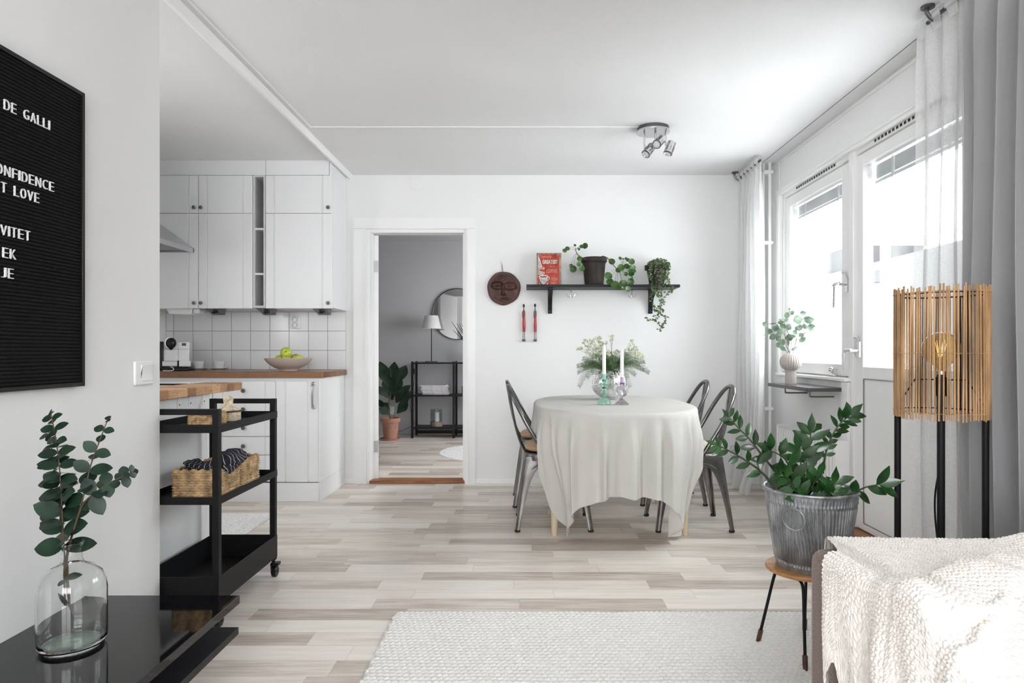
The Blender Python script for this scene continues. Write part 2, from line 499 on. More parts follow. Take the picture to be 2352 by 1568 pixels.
def block_mat(name, cols, bx, by, rough=.4, crack=0.0, axis=1):
    """staves of solid wood, each its own tone"""
    t = NT(name); o = t.obj()
    sp = t.node('ShaderNodeSeparateXYZ'); t.link(o, sp.inputs[0])
    row = t.math('FLOOR', t.math('DIVIDE', sp.outputs[0], by))
    w1 = t.node('ShaderNodeTexWhiteNoise', noise_dimensions='1D'); t.link(row, w1.inputs['W'])
    ix = t.math('FLOOR', t.math('ADD', t.math('DIVIDE', sp.outputs[1], bx), t.math('MULTIPLY', w1.outputs['Value'], 5)))
    cv = t.node('ShaderNodeCombineXYZ'); t.link(ix, cv.inputs[0]); t.link(row, cv.inputs[1])
    w2 = t.node('ShaderNodeTexWhiteNoise', noise_dimensions='2D'); t.link(cv.outputs[0], w2.inputs['Vector'])
    g = t.noise(t.mapping(o, (6, 6, 30)), 3, 5, .65)
    tone = t.math('ADD', t.math('MULTIPLY', w2.outputs['Value'], .5), t.math('MULTIPLY', g, .55))
    c = t.ramp(tone, [(.2, cols[0]), (.5, cols[1]), (.8, cols[2])])
    if crack:
        v = t.noise(t.mapping(o, (30, 30, 60), rot=(.3, .4, .2)), 1, 2, .5)
        c = t.mix(t.math('MULTIPLY', t.math('GREATER_THAN', v, .69), crack), c, (.06,.025,.01))
    t.link(c, t.b.inputs['Base Color']); t.b.inputs['Roughness'].default_value = rough
    return t.m
BUTCHER = block_mat('oak_end_grain_block', ((.20,.085,.03), (.45,.23,.105), (.66,.40,.22)), .075, .5, .42, .9)
COUNTER = block_mat('oiled_brown_worktop', ((.115,.045,.018), (.17,.068,.027), (.25,.115,.05)), .04, .45, .3)
def stripe_mat():
    t = NT('navy_striped_cotton'); u = t.node('ShaderNodeUVMap'); o = t.obj()
    sp = t.node('ShaderNodeSeparateXYZ'); t.link(t.node('ShaderNodeTexCoord').outputs['UV'], sp.inputs[0])
    f = t.math('FRACT', t.math('MULTIPLY', sp.outputs[0], 16))
    l = t.math('LESS_THAN', f, .12)
    t.link(t.mix(l, (.010,.011,.018), (.42,.43,.47)), t.b.inputs['Base Color']); t.b.inputs['Roughness'].default_value = .85
    return t.m
STRIPE = stripe_mat()
def facade_mat():
    t = NT('pale_corrugated_facade'); o = t.obj()
    sp = t.node('ShaderNodeSeparateXYZ'); t.link(o, sp.inputs[0])
    f = t.math('FRACT', t.math('MULTIPLY', sp.outputs[1], 3.3))
    l = t.math('LESS_THAN', f, .12)
    t.link(t.mix(l, (.058,.059,.060), (.050,.051,.052)), t.b.inputs['Base Color'])
    return t.m
FACADE = facade_mat()
GREYROOF = M('grey_render', (.046,.046,.047), .9)
# ------------------------------------------------------------ the setting
ZC = 2.43
YB = 5.15          # far wall of the room
def sbox(name, m, *b, bevel=0):
    return struct(MB().box(*b).build(name, m, bevel=bevel, smooth=False))
struct(MB().box(-2.95, 2.15, -1.8, 5.25, -.05, 0).build('floor', FLOORM, smooth=False))
struct(MB().box(-2.75, 1.45, 5.255, 8.3, -.05, 0).build('floor', FLOORM, smooth=False))
sbox('ceiling', CEIL, -2.95, 2.15, -1.8, 5.25, ZC, ZC+.08)
sbox('ceiling', GREYWALL, -2.75, 1.45, 5.255, 8.3, ZC, ZC+.08)
# far wall with the doorway (opening x -1.262 .. -.47, z 0 .. 2.0)
DX0, DX1, DZ = -1.262, -.470, 2.005
sbox('wall_back', WALL, -2.95, DX0, YB, YB+.10, 0, ZC)
sbox('wall_back', WALL, DX1, 2.15, YB, YB+.10, 0, ZC)
sbox('wall_back', WALL, DX0, DX1, YB, YB+.10, DZ, ZC)
# left foreground wall
sbox('wall_left', WALL, -1.52, -1.38, -1.8, 2.455, 0, ZC)
# kitchen side walls
sbox('wall_kitchen', WALL, -2.95, -2.84, 2.76, 5.15, 0, ZC)
sbox('wall_kitchen', WALL, -2.95, -2.84, 1.6, 2.14, 0, ZC)
sbox('wall_kitchen', WALL, -2.95, -2.84, 2.14, 2.76, 0, 1.155)
sbox('wall_kitchen', WALL, -2.95, -2.84, 2.14, 2.76, 2.005, ZC)
b = MB(); b.box(-2.93,-2.88,2.14,2.17,1.155,2.005).box(-2.93,-2.88,2.73,2.76,1.155,2.005).box(-2.93,-2.88,2.17,2.73,1.155,1.19).box(-2.93,-2.88,2.17,2.73,1.97,2.005)
struct(b.build('window_added_kitchen', TRIM, smooth=False))  # unseen side window, added to brighten the kitchen
sbox('wall_kitchen', WALL, -2.84, -1.52, 1.6, 1.7, 0, ZC)
# rear wall behind the viewpoint with an added wide opening to let in fill light
sbox('wall_rear', WALL, -1.38, 2.15, -1.9, -1.8, 0, .80)
sbox('wall_rear', WALL, -1.38, 2.15, -1.9, -1.8, 2.20, ZC)
sbox('wall_rear', WALL, -1.38, -1.10, -1.9, -1.8, .80, 2.20)
sbox('wall_rear', WALL, .90, 2.15, -1.9, -1.8, .80, 2.20)
# right wall: opening Y 2.70 .. 4.74, window part z .885 .. 2.18, door part z .05 .. 2.18
XR = 1.835
sbox('wall_right', WALL, XR, XR+.30, 4.74, YB, 0, ZC)
sbox('wall_right', WALL, XR, XR+.30, -1.8, 2.66, 0, ZC)
sbox('wall_right', WALL, XR, XR+.30, 2.66, 4.74, 2.19, ZC)
sbox('wall_right', WALL, XR, XR+.30, 3.70, 4.74, 0, .875)
sbox('wall_right', WALL, XR, XR+.30, 2.66, 3.70, -.02, .035)
# bedroom walls
sbox('wall_bedroom', GREYWALL, -2.75, 1.45, 8.2, 8.3, 0, ZC)
sbox('wall_bedroom', GREYWALL, -2.75, -2.65, 5.25, 8.2, 0, ZC)
sbox('wall_bedroom', GREYWALL, 1.35, 1.45, 5.25, 5.95, 0, ZC)
sbox('wall_bedroom', GREYWALL, 1.35, 1.45, 7.65, 8.2, 0, ZC)
sbox('wall_bedroom', GREYWALL, 1.35, 1.45, 5.95, 7.65, 0, .75)
sbox('wall_bedroom', GREYWALL, 1.35, 1.45, 5.95, 7.65, 2.1, ZC)
# baseboards
b = MB(); b.box(DX1+.065, 1.62, YB-.012, YB, 0, .045); struct(b.build('baseboard_back', TRIM, bevel=.003))
b = MB(); b.box(-1.44, DX0-.09, YB-.012, YB, 0, .045); struct(b.build('baseboard_back', TRIM, bevel=.003))
b = MB(); b.box(-2.65, 1.35, 8.188, 8.2, 0, .05); struct(b.build('baseboard_bedroom', GREYWALL, bevel=.003))

# trim: ceiling strip of the former partition, thin cable duct, cornice lines, panel moulding
b = MB(); b.prism([(-1.422,ZC),(-1.422,ZC-.016),(-1.412,ZC-.022),(-1.400,ZC-.022),(-1.396,ZC-.034),(-1.386,ZC-.034),(-1.380,ZC-.014),(-1.372,ZC)], 2.46, YB, 'y')
st = struct(b.build('trim_1', TRIM, smooth=False))
for y in (2.9, 3.35, 3.8, 4.25, 4.7):
    MB().ball((-1.408, y, ZC-.022), .005, 8, (1,1,.5)).build('screw', TRIM, st)
b = MB(); b.box(-1.341, -1.334, -1.0, 4.036, ZC-.007, ZC).box(-1.341, .70, 4.037, 4.042, ZC-.004, ZC)
struct(b.build('trim_2', TRIM, smooth=False))
struct(MB().box(1.732, 1.7338, -1.0, 4.95, ZC-.002, ZC).build('trim_3', M('seam_shadow_gap', (.10,.10,.10), .9), smooth=False))
b = MB()   # raised moulding framing the panel above the windows
b.box(XR-.010, XR, -1.0, 4.735, 2.405, 2.418).box(XR-.010, XR, 4.722, 4.735, 2.20, 2.405)
struct(b.build('trim_4', TRIM, bevel=.003))
b = MB()   # architrave over window and door
b.prism([(XR, 2.205), (XR-.022, 2.205), (XR-.026, 2.190), (XR-.016, 2.186), (XR-.016, 2.170), (XR+.02, 2.170), (XR+.02, 2.205)], 2.60, 4.765, 'y')
struct(b.build('trim_5', TRIM, smooth=False))
b = MB(); b.box(XR-.014, XR+.02, 4.728, 4.765, 0.86, 2.172)
struct(b.build('trim_6', TRIM, bevel=.003))
b = MB()   # sill with nosing and the framed panel below the window
b.box(XR-.035, XR+.08, 3.70, 4.74, .868, .888)
struct(b.build('trim_7', TRIM, bevel=.005))
b = MB(); b.box(XR-.018, XR, 3.70, 3.775, 0, .866).box(XR-.010, XR, 3.775, 3.80, .0, .866)
struct(b.build('trim_8', TRIM, bevel=.003))
# mullion between window and door, transom head
b = MB(); b.box(XR+.005, XR+.12, 3.685, 3.735, .05, 2.18)
struct(b.build('trim_9', TRIM, bevel=.003))

# doorway casing: door_1
def door1():
    b = MB()
    for x0, x1 in ((-1.363, DX0), (DX1, -.405)):
        b.box(x0, x1, YB-.018, YB, 0, DZ)
        xi = x1-.012 if x0 < -1 else x0
        b.box(xi, xi+.012, YB-.024, YB-.0185, 0, DZ-.001)
    b.box(-1.363, -.405, YB-.018, YB, DZ+.0015, DZ+.086)
    b.box(DX0-.012, DX1+.012, YB-.024, YB-.0185, DZ-.0005, DZ+.010)
    d = b.build('door_1', TRIM, smooth=False); struct(d)
    j = MB()
    j.box(DX0+.0005, DX0+.028, YB-.001, YB+.115, 0, DZ-.0005).box(DX1-.028, DX1-.0005, YB-.001, YB+.115, 0, DZ-.0005).box(DX0+.0285, DX1-.0285, YB-.001, YB+.115, DZ-.028, DZ-.0005)
    j.box(DX0+.028, DX0+.040, YB+.055, YB+.07, 0, DZ-.028).box(DX1-.040, DX1-.028, YB+.055, YB+.07, 0, DZ-.028)
    j.build('jamb', TRIM, d, smooth=False)
    s = MB(); s.box(DX0+.02, DX1-.02, YB-.01, YB+.12, 0, .024); s.build('threshold', THRESH, d, bevel=.006)
    lf = MB(); lf.box(DX0+.034, DX0+.074, YB+.075, YB+.86, .02, DZ-.035)
    hx, hy = DX0+.036, YB+.080; ca, sa = cos(radians(13.6)), sin(radians(13.6))
    lf.v = [(hx+(a-hx)*ca-(c-hy)*sa, hy+(a-hx)*sa+(c-hy)*ca, z) for a, c, z in lf.v]
    l = lf.build('door_leaf', TRIM, d, bevel=.003)
    for z in (.28, 1.72):
        h = MB(); h.box(DX0+.036, DX0+.072, YB+.071, YB+.076, z-.045, z+.045).cyl((DX0+.030, YB+.072, 0), .0065, z-.05, z+.05, 12)
        for k in (-.025, .0, .025): h.ball((DX0+.056, YB+.071, z+k), .003, 6)
        h.build('hinge', M('hinge_steel', (.6,.6,.6), .3, .8), l)
door1()

# window_1 : sash with sealed pane, blinds, handle
def window_right():
    b = MB(); x0, x1 = 1.868, 1.925
    y0, y1, z0, z1 = 3.745, 4.715, .895, 2.140
    gy0, gy1, gz0, gz1 = 3.875, 4.640, .965, 2.070
    b.box(x0, x1, y0, gy0, z0, z1).box(x0, x1, gy1, y1, z0, z1).box(x0, x1, gy0, gy1, z0, gz0).box(x0, x1, gy0, gy1, gz1, z1)
    w = b.build('window_1', TRIM, bevel=.004); struct(w)
    f = MB()      # fixed frame round the sash
    f.box(XR+.02, 2.10, 4.715, 4.745, .893, 2.145).box(XR+.02, 2.10, 3.735, 4.745, 2.145, 2.19).box(XR+.08, 2.10, 3.735, 4.745, .8755, .893)
    f.build('frame', TRIM, w, bevel=.002)
    o = MB()      # outer sash behind
    a0, a1, c0, c1 = gy0-.005, gy1+.005, gz0-.01, gz1
    o.box(1.965, 2.0, a0, a0+.035, c0, c1).box(1.965, 2.0, a1-.035, a1, c0, c1).box(1.965, 2.0, a0+.035, a1-.035, c0, c0+.03).box(1.965, 2.0, a0+.035, a1-.035, c1-.03, c1)
    o.build('outer_sash', TRIM, w, bevel=.003)
    MB().box(1.893, 1.897, gy0, gy1, gz0, gz1).build('pane', PANE, w, smooth=False)
    MB().box(1.980, 1.984, a0+.035, a1-.035, c0+.03, c1-.03).build('pane', PANE, w, smooth=False)
    s = MB()
    for k in range(14): s.box(1.925, 1.945, gy0+.01, gy1-.01, 2.062-.005*k, 2.0645-.005*k)
    s.box(1.922, 1.948, gy0+.01, gy1-.01, 1.976, 1.990)
    for y in (gy0+.14, gy1-.14): s.box(1.918, 1.950, y, y+.018, 1.970, 2.066)
    s.build('blind', M('aluminium_slats', (.80,.81,.82), .4), w, smooth=False)
    v = MB(); v.box(XR+.016, XR+.024, 3.90, 4.50, 2.150, 2.168)
    vt = v.build('vent', TRIM, w, smooth=False)
    q = MB()
    for k in range(17): q.box(XR+.013, XR+.0165, 3.92+.034*k, 3.936+.034*k, 2.153, 2.166)
    q.build('vent_slot', BLACKPLA, vt, smooth=False)
    h = MB(); hy = 3.80
    h.box(x0-.012, x0, hy-.016, hy+.016, 1.39, 1.47)
    h.tube([(x0-.010,hy,1.432),(x0-.055,hy,1.432)], .008, 10)
    h.tube([(x0-.050,hy,1.436),(x0-.055,hy+.05,1.436),(x0-.056,hy+.062,1.425),(x0-.056,hy+.066,1.30)], [.009,.009,.0095,.0085], 10)
    h.tube([(x0-.008,hy,1.47),(x0-.012,hy+.01,1.50),(x0-.02,hy+.03,1.505)], .005, 8)
    h.build('handle', CHROME, w)
    l = MB(); l.box(x0-.03, x0, 3.93, 3.955, .893, .935).ball((x0-.03, 3.942, .93), .016, 10).tube([(x0-.03,3.94,.905),(x0-.035,3.88,.897)], .007, 8)
    l.build('latch', CHROME, w)
    r = MB(); r.tube([(x0-.02, 4.695, 1.98), (x0-.024, 4.69, 1.30)], .004, 8).ball((x0-.024,4.69,1.29), .008, 8)
    r.build('blind_wand', WHITEPLA, w)
    hg = MB(); hg.box(x0-.012, x0, 4.700, 4.716, 1.90, 1.98).box(x0-.012, x0, 4.700, 4.716, 1.02, 1.10); hg.build('hinge', TRIM, w, bevel=.002)
window_right()
def balcony_door():
    b = MB(); x0, x1 = 1.865, 1.92
    y0, y1, z0, z1 = 2.70, 3.685, .050, 2.140
    gy0, gy1, gz0, gz1 = 2.80, 3.625, .955, 2.075
    b.box(x0, x1, y0, gy0, z0, z1).box(x0, x1, gy1, y1, z0, z1).box(x0, x1, gy0, gy1, .89, gz0).box(x0, x1, gy0, gy1, gz1, z1)
    b.box(x0, x1, gy0, gy1, z0, .085).box(x0+.006, x1, gy0, gy1, .085, .89)
    w = b.build('door_2', TRIM, bevel=.003); struct(w)
    MB().box(1.895, 1.899, gy0, gy1, gz0, gz1).build('pane', PANE, w, smooth=False)
    MB().box(1.990, 1.994, gy0, gy1, gz0, gz1).build('pane', PANE, w, smooth=False)
    o = MB(); o.box(1.975, 2.01, gy0-.03, gy0+.02, gz0+.02, gz1-.02).box(1.975, 2.01, gy1-.02, gy1+.03, gz0+.02, gz1-.02).box(1.975, 2.01, gy0-.03, gy1+.03, gz1-.02, gz1+.03).box(1.975, 2.01, gy0-.03, gy1+.03, .05, gz0+.02)
    o.build('outer_sash', TRIM, w, bevel=.003)
    g = MB(); x = x0-.0008
    for a in ((gy0+.006,gy1-.006,.885,.887),(gy0+.006,gy1-.006,.088,.090)): g.box(x, x0+.004, *a)
    g.box(x, x0+.004, gy1-.006, gy1-.004, .088, .887)
    g.build('panel_groove', M('groove_shadow_gap', (.22,.22,.22), .9), w, smooth=False)
    s = MB()
    for k in range(16): s.box(1.930, 1.955, gy0+.01, gy1-.01, 2.066-.005*k, 2.0685-.005*k)
    s.box(1.927, 1.958, gy0+.01, gy1-.01, 1.965, 1.982)
    for y in (gy0+.16, gy1-.20): s.box(1.922, 1.960, y, y+.018, 1.960, 2.07)
    s.build('blind', bpy.data.materials['aluminium_slats'], w, smooth=False)
    v = MB(); v.box(XR+.016, XR+.024, 2.85, 3.52, 2.150, 2.168)
    vt = v.build('vent', TRIM, w, smooth=False)
    q = MB()
    for k in range(18): q.box(XR+.013, XR+.0165, 2.88+.034*k, 2.896+.034*k, 2.153, 2.166)
    q.build('vent_slot', BLACKPLA, vt, smooth=False)
    h = MB(); hy = 3.655
    h.box(x0-.012, x0, hy-.016, hy+.016, 1.010, 1.095)
    h.tube([(x0-.010,hy,1.045),(x0-.058,hy,1.045)], .008, 10)
    h.tube([(x0-.052,hy,1.048),(x0-.058,hy+.05,1.048),(x0-.060,hy+.066,1.035),(x0-.060,hy+.070,.935)], [.009,.009,.0105,.0085], 10)
    h.tube([(x0-.008,hy,1.095),(x0-.012,hy+.01,1.118),(x0-.02,hy+.03,1.122)], .005, 8)
    h.build('handle', M('white_enamel_metal', (.75,.75,.76), .15, .5), w)
    t = MB(); t.box(XR-.05, XR+.16, 2.68, 3.70, .0, .045); t.build('threshold', THRESH, w, bevel=.004)
    f = MB(); f.box(XR+.02, 2.13, 2.66, 2.695, .05, 2.145).box(XR+.02, 2.13, 2.66, 3.73, 2.145, 2.19); f.build('frame', TRIM, w, bevel=.002)
balcony_door()
# unseen rear and bedroom windows, added to light the rooms (frames only)
b = MB(); b.box(-1.1,-1.05,-1.88,-1.82,.80,2.20).box(.85,.90,-1.88,-1.82,.80,2.20).box(-.14,-.06,-1.88,-1.82,.86,2.14).box(-1.05,.85,-1.88,-1.82,.80,.86).box(-1.05,.85,-1.88,-1.82,2.14,2.20)
struct(b.build('window_added_rear', TRIM, smooth=False))
b = MB(); b.box(1.37,1.42,5.95,6.01,.75,2.1).box(1.37,1.42,7.59,7.65,.75,2.1).box(1.37,1.42,6.77,6.83,.75,2.1).box(1.37,1.42,5.95,7.65,.75,.81).box(1.37,1.42,5.95,7.65,2.04,2.1)
struct(b.build('window_added_bedroom', TRIM, smooth=False))

# tiled splashback
gz = MB().box(-2.84, -1.426, YB-.006, YB, .885, 1.352).build('trim_10', GROUT, smooth=False); struct(gz)
b = MB()
for r in range(-1, 3):
    z0 = 1.049 + .1515*r
    xs = [-1.568 - .1515*k for k in range(-1, 9)]
    for x in xs:
        a0, a1 = max(x-.1515+.0018, -2.838), min(x-.0018, -1.4265)
        c0, c1 = max(z0+.0018, .8995), min(z0+.1515-.0018, 1.352)
        if a1-a0 > .01 and c1-c0 > .01: b.box(a0, a1, YB-.011, YB-.006, c0, c1)
b.build('tiles', TILE, gz, bevel=.0018, segs=2)

# outside: pale building opposite
bl = thing('apartment_building', 'pale corrugated building with a grey rooftop box seen through the balcony windows', 'building', (13, 12, -4))
MB().box(10.5, 20, 6, 40, -6, 3.73).build('facade', FACADE, bl, smooth=False)
MB().box(10.7, 13, 21.4, 24.0, 3.73, 4.52).build('rooftop_box', GREYROOF, bl, smooth=False)
MB().box(10.4, 10.5, 19.1, 19.7, 3.1, 3.45).build('window', GREYROOF, bl, smooth=False)

# heating pipes beside the window
b = MB()
for y, r in ((4.81, .012),): b.tube([(1.79, y, 0.02), (1.79, y, ZC)], r, 14)
pp = b.build('heating_pipe', TRIM); tag(pp, 'white vertical heating pipe between the far curtain and the window, the thicker one', 'pipe')
b = MB(); b.tube([(1.755, 4.84, 0.02), (1.755, 4.84, ZC)], .008, 12)
p2 = b.build('heating_pipe', TRIM); tag(p2, 'thinner white heating pipe running up beside the thicker pipe left of the window', 'pipe')
for z in (2.36, 1.84, .62):
    MB().box(1.742, 1.812, 4.792, 4.855, z-.012, z+.012).build('pipe_clip', TRIM, pp, bevel=.004)
# radiator
def radiator():
    t = thing('radiator', 'low white ribbed panel radiator under the window beside the balcony door', 'radiator', (1.78, 4.05, 0))
    b = MB()
    def fn(i, j):
        y = 3.69 + .86*i/172; z = .155 + .37*j/6
        f = (i % 8)/8
        return (1.745 - (.006 if .25 < f < .8 else 0) + (.012 if j in (0, 6) or i in (0, 172) else 0), y, z)
    b.grid(173, 7, fn)
    b.build('front_panel', TRIM, t, sharp=50)
    MB().box(1.765, 1.815, 3.695, 4.545, .16, .52).build('back_panel', TRIM, t)
    e = MB()
    e.box(1.740, 1.822, 3.685, 3.694, .15, .535); e.build('side_cover', TRIM, t, bevel=.003)
    MB().box(1.740, 1.822, 4.546, 4.555, .15, .535).build('side_cover', TRIM, t, bevel=.003)
    g = MB().box(1.740, 1.822, 3.694, 4.546, .528, .536)
    g.build('top_grille', TRIM, t, bevel=.002)
    for y in (3.9, 4.3): MB().box(1.80, 1.833, y, y+.03, .1, .5).build('bracket', TRIM, t)
    v = MB(); v.tube([(1.78, 4.56, .2), (1.78, 4.62, .2), (1.79, 4.80, .2)], .009, 10); v.build('supply_pipe', TRIM, t)
radiator()

# ------------------------------------------------------------ curtains and rods
def curtain(name, m, y0, y1, xc, amp, npl, z0, z1, label, flare=0, seed=1, thin=1.0, xb=0, lean=0, ytuck=0):
    t = thing(name, label, 'curtain', (xc, (y0+y1)/2, 0))
    NU, NVv = npl*14, 46
    rnd = random.Random(seed); ph = [rnd.uniform(-.5, .5) for _ in range(npl+3)]; am = [rnd.uniform(.6, 1.25) for _ in range(npl+3)]
    def pt(i, j):
        u = i/(NU-1); v = j/(NVv-1)      # v 0 top .. 1 bottom
        k = u*npl; q = int(min(k, npl-1)); f = k-q
        a = am[q]*(1-f)+am[q+1]*f; p = ph[q]*(1-f)+ph[q+1]*f
        op = sm(0, .10, v)
        A = amp*(.45 + .55*op)*a*(1+.15*v)
        x = xc + xb*v + A*sin(2*pi*k*.5*2*.5*2 + p*(1+1.2*v)) + .008*sin(7*v+q)
        y = y0 + (y1-y0)*u
        y += lean*v*(u) + (.02*sin(2*pi*k+1+p) * op)
        if flare: 
            fl = sm(.80, 1, v)**2*flare
            y += fl*(u-.45)*1.1; x += -fl*.45*(.7+.3*sin(9*u))
        z = z1 + (z0-z1)*v
        return (x, y, z + (.006*sin(31*u) if v == 1 else 0))
    b = MB(); b.grid(NU, NVv, pt); b.build('cloth', m, t, sharp=180)
    tb = MB()                                   # pleated heading tabs over the rod
    for q in range(npl):
        y = y0+(y1-y0)*(q+.5)/npl; w = abs(y1-y0)/npl*.34
        def ft(i, j, y=y, w=w):
            a = -pi*.35 + 2*pi*.75*i/11
            r = .022
            return (XROD + r*cos(a)*.9, y + w*(j/2*2-1), z1 + .012 + r*sin(a)*1.3)
        tb.grid(12, 3, ft)
        tb.grid(4, 3, lambda i, j, y=y, w=w: (XROD-.016 + (xc-XROD+.010)*i/3, y + w*(j-1)*(1-.3*i/3), z1+.01-.05*i/3))
    tb.build('heading_tabs', m, t, sharp=180)
    return t
XROD = 1.645
curtain('curtain', VOILE, 5.07, 4.60, 1.665, .030, 6, .012, 2.375, 'white linen curtain hanging in the far corner beside the heating pipes', flare=.16, seed=3, xb=-.01)
curtain('curtain', SHEER, 2.76, 2.36, 1.650, .024, 4, .012, 2.375, 'sheer white curtain hanging in front of the balcony door glass behind the rattan lamp', seed=8, xb=-.005)
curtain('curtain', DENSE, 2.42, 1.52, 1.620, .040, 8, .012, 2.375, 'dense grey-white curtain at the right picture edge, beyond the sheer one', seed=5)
for y0, y1, lab in ((4.60, 5.085, 'short dark curtain rod holding the far corner curtain under the ceiling'), (1.2, 2.68, 'dark curtain rod under the ceiling holding the two near curtains')):
    t = thing('curtain_rod', lab, 'curtain rod', (XROD, y0, 2.38))
    MB().tube([(XROD, y0, 2.387), (XROD, y1, 2.387)], .008, 10).build('rod', DARKKNOB, t)
    for y in ((y1-.02,) if y0 > 4 else (y1-.05, y1-.9)):
        br = MB(); br.tube(spline([(XROD-.03, y, ZC), (XROD-.035, y, 2.405), (XROD-.005, y, 2.372), (XROD+.02, y, 2.385)], 5), .008, 8)
        br.cyl((XROD-.03, y, 0), .026, ZC-.008, ZC, 16)
        br.build('bracket', DARKKNOB, t)

# ------------------------------------------------------------ kitchen
def front(x0, x1, z0, z1, yf, name, parent, grooves=True, gw=.058, m=None, left=True):
    """a painted door or drawer front whose side stiles are set off by beaded grooves"""
    m = m or LACQ; b = MB()
    g0, g1 = x0+gw, x1-gw
    y1 = yf+.018
    if grooves:
        p = [(x0, y1), (x0, yf+.002), (x0+.002, yf)]
        if left: p += [(g0-.002, yf), (g0, yf+.006), (g0+.004, yf+.007), (g0+.011, yf-.001), (g0+.015, yf)]
        p += [(g1-.015, yf), (g1-.013, yf+.006), (g1-.009, yf+.007), (g1-.002, yf-.001), (g1+.002, yf), (x1-.002, yf), (x1, yf+.002), (x1, y1)]
        b.prism(p, z0, z1, 'z')
    else: b.box(x0, x1, yf, y1, z0, z1)
    return b.build(name, m, parent, smooth=False)
def knob(x, z, yf, parent, r=.0125):
    b = MB(); prof = [(r*.45, 0), (r*.45, .010), (r, .014), (r*1.05, .020), (r*.75, .025), (.0005, .026)]
    vs_ = []; n = 16
    m2 = MB().lathe(prof, (0,0,0), n, True)
    m2.v = [(x+a, yf-c, z+b_) for a, b_, c in m2.v]
    return m2.build('knob', DARKKNOB, parent)
YU = 4.75; ZU0, ZU1, ZUM = 1.362, 2.322, 2.045
def wall_cab(x0, x1, kside, label):
    t = thing('wall_cabinet', label, 'cabinet', (x0, YB, ZU0), group='wall cabinets over the worktop')
    b = MB(); b.box(x0, x1, YU+.020, YB-.002, ZU0-.002, ZU1)
    b.build('body', LACQ, t, smooth=False)
    for z0, z1, kz in ((ZUM+.002, ZU1-.002, ZUM+.04), (ZU0-.008, ZUM-.002, ZU0+.03)):
        d = front(x0+.0015, x1-.0015, z0, z1, YU, 'door', t)
        knob(x1-.022-.002 if kside > 0 else x0+.024, kz, YU, d)
wall_cab(-2.786, -2.391, 1, 'white wall cabinet partly behind the range hood, leftmost of the wall cabinets')
wall_cab(-2.389, -1.996, -1, 'white wall cabinet just left of the narrow open shelf unit')
wall_cab(-1.901, -1.418, 1, 'widest white wall cabinet, right of the open shelf unit, near the doorway')
struct(MB().box(-2.84, -2.788, YU+.01, YB, ZU0, ZU1).build('trim_11', LACQ, smooth=False))
t = thing('open_shelf_unit', 'narrow open white shelf unit between two wall cabinets', 'shelf', (-1.99, YB, ZU0))
b = MB(); b.box(-1.9935, -1.980, YU+.004, YB, ZU0-.004, ZU1).box(-1.917, -1.9035, YU+.004, YB, ZU0-.004, ZU1).box(-1.980, -1.917, YB-.02, YB, ZU0, ZU1)
b.box(-1.980, -1.917, YU+.004, YB-.02, ZU1-.012, ZU1).box(-1.980, -1.917, YU+.004, YB-.02, ZU0-.004, ZU0+.012)
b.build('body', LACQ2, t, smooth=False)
for z in (1.926, 1.598): MB().box(-1.980, -1.917, YU+.008, YB-.02, z, z+.014).build('shelf', LACQ, t, bevel=.001)
b = MB(); b.box(-2.84, -1.903, YU+.005, YU+.03, ZU1+.002, ZC).box(-1.900, -1.440, YU+.005, YU+.03, ZU1+.002, ZC).box(-1.437, -1.418, YU+.005, YB, ZU1, ZC)
struct(b.build('trim_12', LACQ, smooth=False))
# under-cabinet lights
def puck(x, label):
    t = thing('cabinet_spotlight', label, 'light', (x, 4.88, ZU0-.002), group='wedge spotlights under the wall cabinets')
    b = MB(); b.add([(x-.056,4.80,ZU0-.003),(x+.056,4.80,ZU0-.003),(x+.056,4.94,ZU0-.003),(x-.056,4.94,ZU0-.003),(x-.045,4.83,ZU0-.010),(x+.05,4.83,ZU0-.010),(x+.05,4.935,ZU0-.048),(x-.045,4.935,ZU0-.048)],
                     [(3,2,1,0),(4,5,6,7),(0,1,5,4),(1,2,6,5),(2,3,7,6),(3,0,4,7)])
    b.build('housing', M('grey_metal_housing', (.16,.16,.165), .35, .6) if 'grey_metal_housing' not in bpy.data.materials else bpy.data.materials['grey_metal_housing'], t, bevel=.003)
    m2 = MB().lathe([(.024, 0), (.022, .003), (.018, .001), (.0005, .001)], (0,0,0), 18)
    R = Euler((radians(200), 0, 0)).to_matrix()
    m2.v = [tuple(R @ Vector(p) + Vector((x, 4.882, ZU0-.032))) for p in m2.v]
    m2.build('lens', STEEL, t)
puck(-2.33, 'grey wedge spotlight under the cabinets nearest the range hood'); puck(-1.945, 'grey wedge spotlight under the open shelf unit'); puck(-1.53, 'grey wedge spotlight under the cabinet nearest the doorway')
t = thing('worktop_lamp', 'white rounded lamp fixed under the leftmost wall cabinet', 'lamp', (-2.57, 4.9, ZU0))
MB().prism([(-2.66,ZU0-.003),(-2.66,ZU0-.02),(-2.64,ZU0-.045),(-2.50,ZU0-.05),(-2.48,ZU0-.045),(-2.47,ZU0-.003)], 4.82, 4.94, 'y').build('housing', WHITEPLA, t, bevel=.006)
MB().box(-2.47, -2.425, 4.83, 4.93, ZU0-.042, ZU0-.004).build('end_cap', WHITEPLA, t, bevel=.008)
